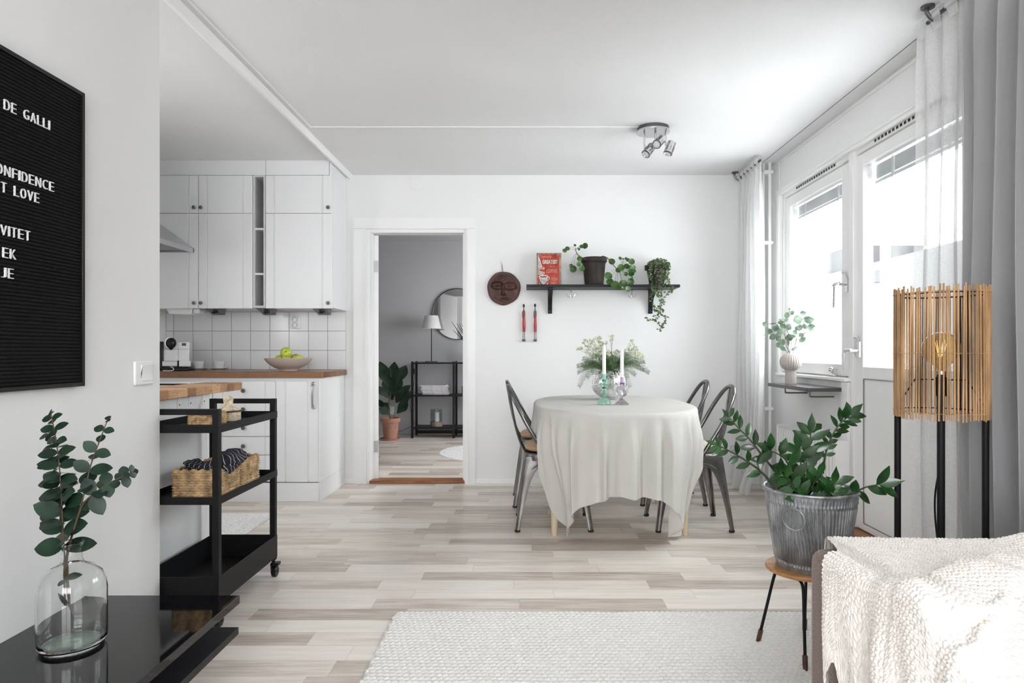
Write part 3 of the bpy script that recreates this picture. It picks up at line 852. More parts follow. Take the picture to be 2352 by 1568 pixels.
# range hood on the kitchen side wall
t = thing('range_hood', 'brushed steel pyramid range hood on the kitchen side wall', 'range hood', (-2.84, 4.15, 1.72))
hb = MB(); x1h, ya, yb_ = -2.267, 3.87, 4.45
hb.add([(-2.838,ya,1.742),(x1h,ya,1.742),(x1h,yb_,1.742),(-2.838,yb_,1.742),(-2.838,4.05,2.02),(-2.60,4.05,2.02),(-2.60,4.27,2.02),(-2.838,4.27,2.02)],
       [(0,3,2,1),(4,5,6,7),(0,1,5,4),(1,2,6,5),(2,3,7,6),(3,0,4,7)])
hb.box(-2.838, -2.60, 4.05, 4.27, 2.02, ZC-.002)
hb.build('canopy', STEEL, t, smooth=False)
lp = MB(); lp.box(-2.838, x1h, ya, ya+.012, 1.712, 1.742).box(-2.838, x1h, yb_-.012, yb_, 1.712, 1.742).box(x1h-.012, x1h, ya, yb_, 1.712, 1.742)
lp.build('lip', STEEL, t, bevel=.001)
MB().box(-2.82, -2.31, ya+.04, yb_-.04, 1.722, 1.73).build('filter', M('hood_filter', (.25,.25,.26), .4, .9, bump=(200,.5,.002)), t, smooth=False)
# lower cabinets
YL = 4.55
def base_body(t, x0, x1, z0=.13, z1=.855): return MB().box(x0, x1, YL+.020, YB-.002, z0, z1).build('body', LACQ, t, smooth=False)
t = thing('base_cabinet', 'white base cabinet with a bow handle at the end of the worktop beside the doorway', 'cabinet', (-1.75, YB, 0))
b = MB(); b.box(-1.752, -1.4505, YL+.020, YB-.014, .13, .854); b.build('body', LACQ, t, smooth=False)
d = front(-1.749, -1.452, .130, .833, YL, 'door', t, gw=.063)
h = MB(); xh = -1.487
h.tube(spline([(xh, YL, .812), (xh, YL-.020, .806), (xh+.002, YL-.030, .785), (xh+.002, YL-.034, .733), (xh+.002, YL-.030, .681), (xh, YL-.020, .660), (xh, YL, .654)], 4), .0075, 10)
for z in (.814, .652):
    q = MB().lathe([(.0005, 0), (.014, .001), (.014, .006), (.010, .010), (.0005, .010)], n=16); q.v = [(xh+a, YL-c, z+b_) for a, b_, c in q.v]; h.add(q.v, q.f)
h.build('handle', STEEL, d)
MB().box(-1.450, -1.437, YL-.002, YB-.012, .13, .857).build('end_panel', LACQ, t, smooth=False)
t = thing('drawer_cabinet', 'white kitchen drawer cabinet behind the black trolley', 'cabinet', (-2.19, YB, 0))
base_body(t, -2.189, -1.753)
zs = (.833, .703, .573, .446, .318, .130)
for k in range(5):
    d = front(-2.187, -1.752, zs[k+1]+.0045, zs[k]-.0005, YL, 'drawer', t, gw=.062)
    knob(-1.970, (zs[k]+zs[k+1])/2 + (.0 if k < 4 else .07), YL, d, .014)
t = thing('built_in_oven', 'built-in white appliance with black glass strip under the worktop, mostly behind the wooden peninsula', 'oven', (-2.79, YB, 0))
base_body(t, -2.79, -2.191)
MB().box(-2.788, -2.34, YL, YL+.02, .785, .833).build('front_panel', WHITEPLA, t, bevel=.002)
MB().box(-2.78, -2.36, YL-.004, YL+.001, .805, .816).build('display_strip', GLOSSBLACK, t, bevel=.001)
MB().box(-2.788, -2.34, YL, YL+.02, .135, .780).build('oven_door', WHITEPLA, t, bevel=.002)
front(-2.336, -2.268, .135, .833, YL, 'filler_panel', t, grooves=False); front(-2.265, -2.193, .135, .833, YL, 'filler_panel', t, grooves=False)
b = MB(); b.box(-2.84, -1.445, YL-.022, YL-.008, 0, .128).box(-1.4515, -1.4365, YL-.0075, YB-.012, 0, .128).box(-1.436, -1.430, YL-.008, YB-.012, 0, .02)
struct(b.build('trim_13', LACQ, bevel=.002))
struct(MB().box(-2.84, -1.45, YL+.01, YL+.02, .834, .857).build('trim_14', LACQ, smooth=False))
wt = MB().prism([(-2.838, 4.53), (-1.462, 4.53), (-1.420, 4.53), (-1.414, 4.54), (-1.414, 5.13), (-1.420, 5.138), (-2.838, 5.138)], .857, .899, 'z').build('worktop', COUNTER, bevel=.003)
tag(wt, 'oiled brown wooden worktop along the tiled kitchen wall', 'worktop')
# peninsula
t = thing('peninsula_cabinet', 'white peninsula cabinet side panel behind the black trolley', 'cabinet', (-1.8, 2.8, 0))
MB().box(-1.640, -1.512, 2.47, 3.112, .0, .84).build('body', LACQ, t, smooth=False)
MB().box(-1.642, -1.5115, 3.085, 3.114, 0, .84).build('corner_strip', TRIM, t, smooth=False)
pt_ = thing('peninsula_worktop', 'thick oak butcher block worktop jutting out from behind the left wall', 'worktop', (-1.8, 2.9, .842))
MB().prism([(-1.660, 2.462), (-1.474, 2.462), (-1.471, 2.47), (-1.471, 3.375), (-1.476, 3.38), (-1.660, 3.38)], .8425, .882, 'z').build('slab', BUTCHER, pt_, bevel=.004)
for y in (2.838, 2.932, 3.055):
    br = MB(); br.box(-1.5115, -1.509, y-.014, y+.014, .795, .8425).box(-1.5115, -1.490, y-.014, y+.014, .8395, .8425)
    q = br.build('bracket', TRIM, pt_, smooth=False)
    MB().ball((-1.5085, y, .808), .004, 8, (.5,1,1)).build('screw', DARKKNOB, q)
# double outlets
def outlet(c, axis, label, group=None, two='v'):
    t = thing('wall_outlet', label, 'outlet', c)
    b = MB(); X, Yv, Z = c
    def P(u, v, w): return (X+u, Yv-w, Z+v) if axis == 'y' else (X-w, Yv+u, Z+v)
    def bx(mb, u0, u1, v0, v1, w0, w1):
        mb.add([P(u0,v0,w0),P(u1,v0,w0),P(u1,v1,w0),P(u0,v1,w0),P(u0,v0,w1),P(u1,v0,w1),P(u1,v1,w1),P(u0,v1,w1)], [(0,3,2,1),(4,5,6,7),(0,1,5,4),(1,2,6,5),(2,3,7,6),(3,0,4,7)])
    bx(b, -.037, .037, -.050, .050, 0, .028); p = b.build('cover_plate', WHITEPLA, t, bevel=.006)
    for dz in (-.022, .022):
        m2 = MB().lathe([(.020, .028), (.0205, .031), (.0185, .031), (.017, .020), (.0005, .019)], n=20)
        m2.v = [P(a, b_+dz, c_) for a, b_, c_ in m2.v]; s = m2.build('socket', M('socket_grey', (.16,.16,.165), .5) if 'socket_grey' not in bpy.data.materials else bpy.data.materials['socket_grey'], t)
        h = MB()
        for du in (-.009, .009): h.ball(P(du, dz, .0195), .0028, 8)
        h.build('pin_hole', BLACKPLA, s)
outlet((-1.815, YB-.011, 1.268), 'y', 'white double wall outlet on the kitchen tiles above the fruit bowl')
outlet((1.615, YB, .262), 'y', 'white double wall outlet low on the far wall between dining chair and curtain')

# coffee machine, cups, bowl of apples
def coffee():
    t = thing('coffee_machine', 'white capsule coffee machine with black lever knob on the brown worktop', 'coffee machine', (-2.5, 4.8, .899))
    X0 = -2.617
    b = MB(); b.box(X0+.024, X0+.222, 4.72, 5.0, .935, 1.110); b.build('body', CERAM, t, bevel=.010, segs=3)
    MB().box(X0, X0+.030, 4.70, 5.04, .903, 1.112).build('side_panel', BLACKPLA, t, bevel=.008)
    MB().box(X0+.022, X0+.228, 4.66, 5.02, .899, .925).build('base', BLACKPLA, t, bevel=.005)
    g = MB(); g.box(X0+.030, X0+.222, 4.7185, 4.721, 1.056, 1.058).box(X0+.138, X0+.1395, 4.7185, 4.721, .97, 1.108); g.build('seam', bpy.data.materials['seam_shadow_gap'], t, smooth=False)
    MB().box(X0+.020, X0+.145, 4.700, 4.73, .932, .972).build('drip_back', STEEL, t, bevel=.004)
    MB().box(X0+.150, X0+.236, 4.665, 4.72, .932, .972).build('cup_stand', CERAM, t, bevel=.003)
    MB().box(X0+.136, X0+.150, 4.67, 4.72, .920, .974).build('spout_block', BLACKPLA, t, bevel=.003)
    k = MB().lathe([(.0005,-.004),(.030,-.002),(.039,.010),(.040,.020),(.036,.034),(.022,.046),(.0005,.052)], n=28)
    k.v = [(X0+.088+a, 4.715-c, 1.100+b_-(.010*max(0,-b_/.04)**3 if abs(a) < .012 else 0)) for a, b_, c in k.v]
    kb = k.build('lever_knob', BLACKPLA, t)
    k = MB().lathe([(.0005,-.03),(.041,-.03),(.043,-.002),(.041,.006),(.030,.006)], n=28)
    k.v = [(X0+.080+a, 4.722-c, 1.102+b_) for a, b_, c in k.v]; k.build('knob_ring', CHROME, t)
    d = MB(); d.box(X0+.166, X0+.198, 4.717, 4.722, 1.082, 1.102); d.build('display', M('display_grey', (.10,.10,.105), .3), t, bevel=.002)
    t.location.x = -2.575; t.rotation_euler.z = radians(22); t.scale = (.86, .86, 1)
    c = MB(); c.tube(spline([(X0+.005, 4.68, .925), (X0+.02, 4.655, .93), (X0+.04, 4.64, .912), (X0+.02, 4.63, .903), (X0-.04, 4.63, .903)], 5), .003, 8); c.build('cord', WHITEPLA, t)
coffee()
def cup(x, y, side, label):
    t = thing('cup', label, 'cup', (x, y, .911), group='white cups on saucers beside the coffee machine')
    b = MB().lathe([(.0005,.002),(.030,.002),(.033,.006),(.038,.030),(.0425,.056),(.0405,.056),(.036,.030),(.030,.008),(.0005,.007)], (x,y,.911), 30); b.build('bowl', CERAM, t, sharp=50)
    h = MB().tube(spline([(x+side*.038,y,.957),(x+side*.058,y,.962),(x+side*.070,y,.948),(x+side*.058,y,.930),(x+side*.036,y,.920)], 5), .0035, 8); h.build('handle', CERAM, t)
    s = thing('saucer', label.replace('cup', 'saucer under the cup', 1), 'saucer', (x, y, .899), group='white saucers on the brown worktop')
    MB().lathe([(.0005,0),(.033,0),(.034,.004),(.050,.008),(.0715,.015),(.0715,.0165),(.050,.0115),(.0005,.0105)], (x,y,.899), 32).build('plate', CERAM, s, sharp=50)
cup(-2.478, 4.93, -1, 'white cup with handle to the left, nearer the coffee machine')
cup(-2.322, 4.93, 1, 'white cup with handle to the right, farther from the coffee machine')
t = thing('fruit_bowl', 'shallow beige bowl holding green apples on the brown worktop', 'bowl', (-1.747, 4.78, .899))
bwx, bwy = -1.752, 4.80
MB().lathe([(.0005,.006),(.052,.004),(.056,0),(.060,.0),(.062,.008),(.096,.022),(.130,.044),(.156,.070),(.171,.091),(.1675,.0925),(.152,.072),(.126,.048),(.09,.027),(.05,.016),(.0005,.014)], (bwx,bwy,.899), 48, mod=lambda r,z,a,i: r*(1+.0*sin(a))).build('bowl', M('beige_stoneware', (.62,.54,.48), .35), t, sharp=60)
def apple(x, y, z, r, label, tilt=(0,0)):
    t = thing('apple', label, 'apple', (x,y,z), group='green apples in the beige bowl')
    prof = [(.0005,-.78),(.25,-.92),(.55,-.86),(.88,-.45),(1.0,.05),(.93,.50),(.66,.82),(.34,.90),(.12,.80),(.0005,.62)]
    m2 = MB().lathe([(a*r, b_*r) for a, b_ in prof], n=26, mod=lambda q,z_,a,i: q*(1+.02*sin(5*a)))
    R = Euler((tilt[0], tilt[1], 0)).to_matrix()
    m2.v = [tuple(R @ Vector(p)) for p in m2.v]; m2.build('skin', APPLE, t, world=False, sharp=180)
    s = MB().tube([R @ Vector((0,0,.6*r)), R @ Vector((.03*r,0,.85*r)), R @ Vector((.12*r,0,1.15*r))], .0016, 6); s.build('stem', BRANCH, t, world=False)
apple(-1.757, 4.77, 1.029, .040, 'green apple on top of the heap in the beige bowl', (radians(65), radians(20)))
apple(-1.815, 4.80, .980, .036, 'green apple low on the left inside the beige bowl')
apple(-1.748, 4.735, .973, .037, 'green apple in the front middle of the beige bowl', (.3,.2))
apple(-1.712, 4.835, .984, .036, 'green apple at the back of the beige bowl, half hidden by the heap', (.5,0))
apple(-1.678, 4.78, .980, .039, 'green apple on the right side of the beige bowl', (.2,-.2))

# runner rug in the kitchen
def runner():
    b = MB(); rows = 60
    def fn(i, j):
        x = -2.25 + .65*i/260; y = 3.15 + 1.02*j/90
        return (x, y, .004 + .0035*abs(sin(pi*(x/.0165))) + .0012*vn(x*300, y*60))
    b.grid(261, 91, fn); b.box(-2.25, -1.60, 3.15, 4.17, 0, .0035)
    t = thing('kitchen_rug', 'white ribbed rag runner on the kitchen floor seen through the trolley', 'rug', (-1.9, 3.6, 0))
    b.build('weave', ROPE, t, sharp=180)
    f = MB(); r = random.Random(4)
    for k in range(70):
        x = -2.24+.64*k/69; f.tube([(x,4.168,.004),(x+r.uniform(-.006,.006),4.183+r.uniform(0,.008),.002)], .0018, 5)
    f.build('fringe', ROPE, t)
runner()
# ------------------------------------------------------------ bedroom through the doorway
def bedroom():
    t = thing('shelving_unit', 'low black metal shelving unit in the room beyond the doorway', 'shelf', (-.64, 8.0, 0))
    posts = [(-1.375,7.84),(-1.375,8.14),(-.878,7.84),(-.878,8.14),(-.10,7.84),(-.10,8.14)]
    for x, y in posts: MB().box(x-.0125, x+.0125, y-.0125, y+.0125, 0, .92).build('post', BLACKMET, t, smooth=False)
    for z in (.905, .515, .125):
        MB().box(-1.36, -.10, 7.835, 8.145, z-.014, z+.003).build('shelf', BLACKMET, t, smooth=False)
    MB().box(-1.36, -.10, 8.13, 8.142, .02, .06).build('back_rail', BLACKMET, t, smooth=False)
    # mirror
    m = thing('round_mirror', 'large round mirror with thin black frame on the grey wall above the shelving', 'mirror', (-.867, 8.19, 1.51))
    c = MB().lathe([(.0005, .012), (.314, .012)], n=64); c.v = [(-.867+a, 8.199-z, 1.51+b) for a, b, z in c.v]; c.build('glass', MIRROR, m, smooth=False)
    c = MB().lathe([(.314, .0), (.322, .0), (.322, .020), (.314, .020)], n=64, closed=True); c.v = [(-.867+a, 8.199-z, 1.51+b) for a, b, z in c.v]; c.build('frame', BLACKMET, m)
    # lamp
    l = thing('table_lamp', 'table lamp with white tapered shade and thin black stem on the shelving', 'lamp', (-1.168, 8.0, .908))
    MB().cyl((-1.168,8.0,0), .075, .915, .921, 30).build('base', BLACKMET, l)
    f = MB()
    for dx, dy in ((-.06,-.03),(-.03,-.05),(.03,-.05),(.06,-.03)): f.ball((-1.168+dx, 8.0+dy, .9125), .0045, 8)
    f.build('foot', BLACKMET, l)
    MB().cyl((-1.168,8.0,0), .0055, .92, 1.35, 12).build('stem', BLACKMET, l)
    MB().lathe([(.120,1.318),(.121,1.319),(.080,1.478),(.079,1.478)], (-1.168,8.0,0), 40).build('lamp_shade', SHADEW, l, solid=.002)
    cd = MB().tube(spline([(-1.23,8.05,.912),(-1.36,8.06,.912),(-1.392,8.06,.86),(-1.385,8.05,.70),(-1.41,8.06,.55),(-1.44,8.05,.42),(-1.42,8.06,.25),(-1.39,8.05,.15),(-1.5,8.1,.08),(-1.60,8.12,.05),(-1.66,8.15,.12),(-1.66,8.17,.28)], 6), .0025, 6)
    cd.build('cord', BLACKPLA, l)
    sw = MB().box(-1.398,-1.382,8.05,8.07,.76,.83); sw.build('switch', BLACKPLA, l, bevel=.004)
    # magazines: each one a thing
    z = .520
    labs = ['bottom magazine of the stack on the black shelving', 'second magazine from the bottom of the stack on the shelving', 'third magazine from the bottom of the stack on the shelving', 'fourth magazine from the bottom of the stack on the shelving', 'fifth magazine from the bottom of the stack on the shelving', 'second magazine from the top of the stack on the shelving', 'topmost magazine of the stack on the black shelving']
    r = random.Random(2); cols = [(.55,.52,.53),(.62,.62,.64),(.34,.25,.27),(.66,.65,.66),(.45,.44,.48),(.60,.58,.60),(.70,.70,.70)]
    for k in range(7):
        h = .0135 + .004*r.random(); dx = r.uniform(-.012,.012) + (.014 if k < 3 else 0)
        q = thing('magazine', labs[k], 'magazine', (-1.125+dx, 7.98, z), group='magazines stacked on the shelving'); q.rotation_euler.z = r.uniform(-.07,.07)
        MB().box(-.150,.150,-.105,.105,.0008,h-.001).build('pages', PAPER, q, world=False, smooth=False)
        MB().box(-.152,.152,-.107,.107,h-.001,h).box(-.152,-.150,-.107,.107,0,h).box(-.152,.152,-.107,.107,0,.0008).build('cover', M('magazine_cover', cols[k], .35), q, world=False, smooth=False)
        z += h+.0004
    # hurricane candle
    q = thing('hurricane_lantern', 'glass hurricane lantern with wooden base on the lowest black shelf', 'candle holder', (-1.105, 7.97, .128))
    MB().cyl((-1.105,7.97,0), .073, .128, .187, 30).build('base', M('grey_driftwood', (.25,.20,.165), .8, var=(20,.2)), q, bevel=.003)
    MB().lathe([(.070,.188),(.070,.335),(.0675,.335),(.0675,.188)], (-1.105,7.97,0), 36).build('glass_cylinder', THIN, q)
    c = thing('pillar_candle', 'white pillar candle inside the glass hurricane lantern', 'candle', (-1.105,7.97,.1875))
    MB().lathe([(.0005,.1885),(.033,.1885),(.033,.298),(.028,.302),(.0005,.298)], (-1.10,7.97,0), 24).build('wax', CANDLE, c)
    MB().tube([(-1.10,7.97,.298),(-1.099,7.97,.310)], .0012, 6).build('wick', BLACKPLA, c)
    # box on the shelf
    q = thing('storage_box', 'small black box on the middle shelf at the right edge of the doorway', 'box', (-.70, 7.98, .518))
    MB().box(-.785,-.62,7.90,8.06,.518,.605).build('box_body', BLACKPLA, q, bevel=.003); MB().box(-.788,-.617,7.897,8.063,.605,.620).build('lid', BLACKPLA, q, bevel=.003)
    # spiky plant on the shelf
    q = thing('spiky_plant', 'dark spiky-leaved plant on the shelving, reaching in from behind the door casing', 'plant', (-.62, 7.97, .908))
    MB().lathe([(.0005,.908),(.06,.908),(.075,1.04),(.068,1.04),(.06,.93),(.0005,.93)], (-.62,7.97,0), 24).build('pot', DARKCLAY, q)
    MB().cyl((-.62,7.97,0), .066, 1.0, 1.03, 20).build('soil', SOIL, q)
    tips = [(1037,738),(1040,757),(1055,743),(1068,750),(1052,763),(1080,735),(1095,740),(1105,760),(1085,720)]
    b = MB(); base = Vector((-.62,7.97,1.02))
    for k, (px, py) in enumerate(tips):
        tp = at(px, py, 7.9+.06*(k%3)); mid = base.lerp(tp, .5) + Vector((0,0,.0 if k%2 else -.02))
        pth = spline([base, mid, tp], 5)
        b.tube(pth, [.012*(1-i/(len(pth)))+.001 for i in range(len(pth))], 6)
    b.build('foliage', L_FIG, q)
    # fiddle leaf plant in terracotta pot
    X, Y = -1.612, 7.72
    q = thing('fiddle_leaf_plant', 'fiddle leaf plant growing in the terracotta pot beyond the doorway', 'plant', (X, Y, .02))
    pot = thing('terracotta_pot', 'terracotta pot on a saucer on the floor of the room beyond the doorway', 'pot', (X, Y, 0))
    MB().lathe([(.0005,.012),(.078,.012),(.100,.205),(.114,.207),(.116,.255),(.106,.257),(.098,.21),(.0005,.21)], (X,Y,0), 36).build('pot', TERRA, pot, sharp=30)
    MB().lathe([(.0005,0),(.110,0),(.122,.020),(.118,.022),(.10,.011),(.0005,.011)], (X,Y,0), 36).build('saucer', TERRA, pot)
    MB().cyl((X,Y,0), .099, .212, .235, 24).build('soil', SOIL, q)
    trunk = spline([(X,Y,.23),(X-.02,Y,.40),(X+.01,Y,.60),(X+.00,Y,.78)], 5)
    MB().tube(trunk, [.010-.0004*i for i in range(len(trunk))], 8).build('stem', BRANCH, q)
    # (px, py) centre lines of the leaves as seen: base -> tip, width
    lv = [((900,905),(872,838),40),((902,905),(905,838),40),((906,895),(932,845),36),((902,920),(888,870),44),((905,925),(915,868),40),((903,925),(865,893),26),((906,925),(940,890),30),
          ((903,948),(858,922),20),((905,950),(945,903),26),((906,952),(936,925),24),((902,957),(872,943),30),((905,957),(936,932),30),((903,930),(895,890),34),((906,935),(925,900),36),((900,948),(880,930),20)]
    b = MB()
    for k, (p0, p1, w) in enumerate(lv):
        yy = Y + .05*((k*7)%5-2)/2
        a = at(p0[0], p0[1]-2, Y); c = at(p1[0], p1[1]-6, yy)
        d = c-a; st = a + d*.22
        b.leaf(st, d, Vector((.15*((k%3)-1), -1, .55)), d.length*.80, w*.72*Y/F, .22, .10, (.15,.45,.62,.85,1.0,.9,.55,.05))
    b.build('foliage', L_FIG, q)
    # round rug
    q = thing('round_rug', 'round white rug on the floor beyond the doorway', 'rug', (-.27, 6.76, 0))
    def fr(i, j):
        rr = .64*i/60; a = 2*pi*j/120
        return (-.27+rr*cos(a), 6.76+rr*sin(a), .004+.006*abs(sin(pi*i/2.2))*(.6+.4*sin(a*60+i)) if i < 60 else 0)
    MB().grid(61, 120, fr, True).build('braid', ROPE, q, sharp=180)
bedroom()
outlet((-1.70, 8.2, .30), 'y', 'white wall outlet behind the potted plant in the room beyond the doorway')
# ceiling rosette on the far wall
t = thing('ceiling_rosette', 'small round white cover plate high on the wall above the doorway', 'cover plate', (-.875, YB, 2.365))
m2 = MB().lathe([(.0005,.022),(.010,.022),(.012,.016),(.022,.017),(.024,.012),(.034,.013),(.036,.008),(.046,.008),(.048,0)], n=36); m2.v = [(-.875+a, YB-c, 2.362+b_) for a,b_,c in m2.v]
m2.build('plate', TRIM, t, sharp=30)
k = MB().tube([(-.875,YB-.02,2.362),(-.862,YB-.026,2.354)], .003, 8); k.build('hook', TRIM, t)

# ------------------------------------------------------------ wall pieces over the table
def mask():
    cx, cz, R = -.181, 1.537, .131
    t = thing('carved_face_mask', 'round dark brown carved face hanging by a string left of the black shelf', 'mask', (cx, YB, cz))
    def hgt(u, v):   # u right, v up, in units of R
        r = sqrt(u*u+v*v)
        h = .020 + .030*max(0, 1-r*r)
        g = lambda a, b, sa, sb: exp(-((u-a)/sa)**2-((v-b)/sb)**2)
        u0 = u+.02
        h += .034*exp(-((u0)/.07)**2)*sm(-.42, -.30, v)*(1-sm(.15, .30, v))*(1.2-.8*v)      # nose ridge
        h += .012*g(-.10,-.37,.07,.05) + .012*g(.07,-.36,.07,.05) + .010*g(-.02,-.38,.08,.06)
        for s, c in ((-1, -.38), (1, .36)):
            e = sqrt(((u-c)/.34)**2 + ((v-.12+.02*s)/.24)**2)
            h += .016*exp(-((e-1)/.10)**2)*(1 if v > -.02 else .55)                          # brow and socket line
            h -= .011*exp(-(e/.75)**4)
            h += .012*exp(-(((u-c)/.20)**2+((v-.08)/.055)**2))
            h -= .010*exp(-(((u-c)/.16)**2+((v-.075)/.015)**2))
        h += .018*g(.05,-.62,.24,.045) + .018*g(.06,-.74,.18,.05) - .014*g(.10,-.675,.17,.020)
        h += .014*g(-.11,.62,.07,.07) + .008*g(-.12,.82,.12,.035)
        h += .004*exp(-((r-.90)/.03)**2)
        return h*min(1, max(0, (1.0-r)/.05)*.6+.4)
    b = MB(); NR, NA = 70, 180
    def fn(i, j):
        r = i/(NR-1); a = 2*pi*j/NA
        rr = r*R*(1+.012*sin(3*a+1)+.008*sin(7*a))
        return (cx + rr*cos(a), YB-.004-hgt(r*cos(a), r*sin(a)), cz + rr*sin(a)*1.01)
    b.grid(NR, NA, fn, True)
    b.grid(2, NA, lambda i, j: (cx+R*(1+.012*sin(3*2*pi*j/NA+1)+.008*sin(14*pi*j/NA))*cos(2*pi*j/NA), YB-.012*(1-i)-.001, cz+R*1.01*(1+.012*sin(3*2*pi*j/NA+1)+.008*sin(14*pi*j/NA))*sin(2*pi*j/NA)), True)
    b.build('face', LEATHERBROWN, t, sharp=180)
    s = MB(); s.tube([(cx-.010,YB-.006,cz+.122),(cx-.016,YB-.006,cz+.195)], .0012, 6).tube([(cx-.004,YB-.006,cz+.122),(cx-.016,YB-.006,cz+.195)], .0012, 6)
    s.build('string', BLACKPLA, t)
    n = MB(); n.tube([(cx-.016,YB,cz+.193),(cx-.018,YB-.012,cz+.196),(cx-.020,YB-.010,cz+.212)], .002, 6); n.build('nail', CHROME, t)
mask()
def figure(px, label, s):
    x = at(px, 740, 5.13).x
    t = thing('carved_figurine', label, 'figurine', (x, YB, 1.0), group='slim red carved figures on the wall')
    z = lambda py: 1.04-(py-CY)*5.12/F
    y = 5.130
    top, bot = (697, 783) if s < 0 else (696, 783)
    MB().ball((x, y, z(top+5)), .009, 12, (.95,.95,1.7)).tube([(x,y,z(top+10)),(x,y,z(top+17))], .004, 8).build('head', M('ebony', (.02,.010,.008), .35) if 'ebony' not in bpy.data.materials else bpy.data.materials['ebony'], t)
    EB = bpy.data.materials['ebony']
    r0 = z(712 if s < 0 else 722)
    prof = [(.004,0),(.009,.004),(.0115,.06*1),(.0125,.11),(.0120,.150),(.0105,.18)]
    L = r0 - z(762)
    b = MB(); n = len(prof); zs_ = [r0 - L*k/8 for k in range(9)]; rs = [.006,.0085,.0085,.0095,.011,.0125,.0125,.0118,.0108]
    b.lathe([(.0005,z(762))]+list(zip(reversed(rs), reversed(zs_)))+[(.0005,r0)], (x+.002,y,0), 18, mod=lambda r,z_,a,i: r*(1+.05*sin(a*2+z_*40))); b.build('robe', REDPAINT, t)
    a = MB()
    a.tube([(x-.003,y,z(712)),(x-.009,y-.004,z(716)),(x-.010,y-.006,z(724)),(x-.006,y-.008,z(731))], .0028, 7)
    a.tube([(x+.003,y,z(712)),(x+.009,y-.004,z(716)),(x+.009,y-.006,z(726))], .0028, 7)
    if s > 0: a.tube([(x,y,z(711)),(x,y,z(724))], .0055, 8)
    a.build('arms', EB, t)
    nk = MB().lathe([(.004,.0),(.0065,.002),(.004,.004)], (x,y,z(714)), 14); nk.build('necklace', SIGNWHITE, t)
    for dx in (-.005, .006):
        MB().tube([(x+dx,y,z(761)),(x+dx*1.1,y,z(779))], .0026, 7).build('leg', EB, t)
    MB().box(x-.012, x+.013, y-.012, y+.012, z(784), z(779)).build('foot_block', EB, t, bevel=.003)
    MB().tube([(x,y+.004,z(730)),(x,YB,z(730))], .002, 6).build('hanger', EB, t)
figure(1203, 'slim red carved figure on the wall, the left one, nearer the face mask', -1)
figure(1229, 'slim red carved figure on the wall, the right one, nearer the shelf bracket', 1)

YF = 4.915; ZS = 1.545
t = thing('wall_shelf', 'long black wooden wall shelf on two brackets above the dining table', 'shelf', (.58, YB, ZS-.02))
MB().box(-.003, 1.154, YF, YB-.001, ZS-.021, ZS).build('board', BLACKWOOD, t, bevel=.002)
for px in (1263, 1493):
    x = at(px, 700, YB).x
    prof = [(YB-.001, ZS-.021), (YF+.03, ZS-.021), (YF+.03, ZS-.040), (YF+.06, ZS-.052), (YB-.075, ZS-.090), (YB-.040, ZS-.135), (YB-.026, ZS-.19), (YB-.024, 1.338), (YB-.001, 1.338)]
    br = MB().prism(prof, x-.016, x+.016, 'x').build('bracket', BLACKWOOD, t, bevel=.002)
    q = MB().ball((x, YB-.025, 1.358), .0045, 8, (1,.4,1)); q.build('screw', CHROME, br)
for px in (1311, 1451):
    x = at(px, 670, YB-.05).x; y = YB-.06
    b = MB(); b.box(x-.008,x+.008,y-.004,y+.004,ZS-.030,ZS-.021)
    b.tube([(x,y,ZS-.021),(x,y,ZS-.075)], .0028, 8)
    for s in (-1, 1): b.tube(spline([(x,y,ZS-.066),(x+s*.008,y-.002,ZS-.079),(x+s*.022,y-.004,ZS-.079),(x+s*.034,y-.006,ZS-.060)], 5), .0024, 8).ball((x+s*.035,y-.006,ZS-.058), .0036, 8)
    b.build('hook', CHROME, t)

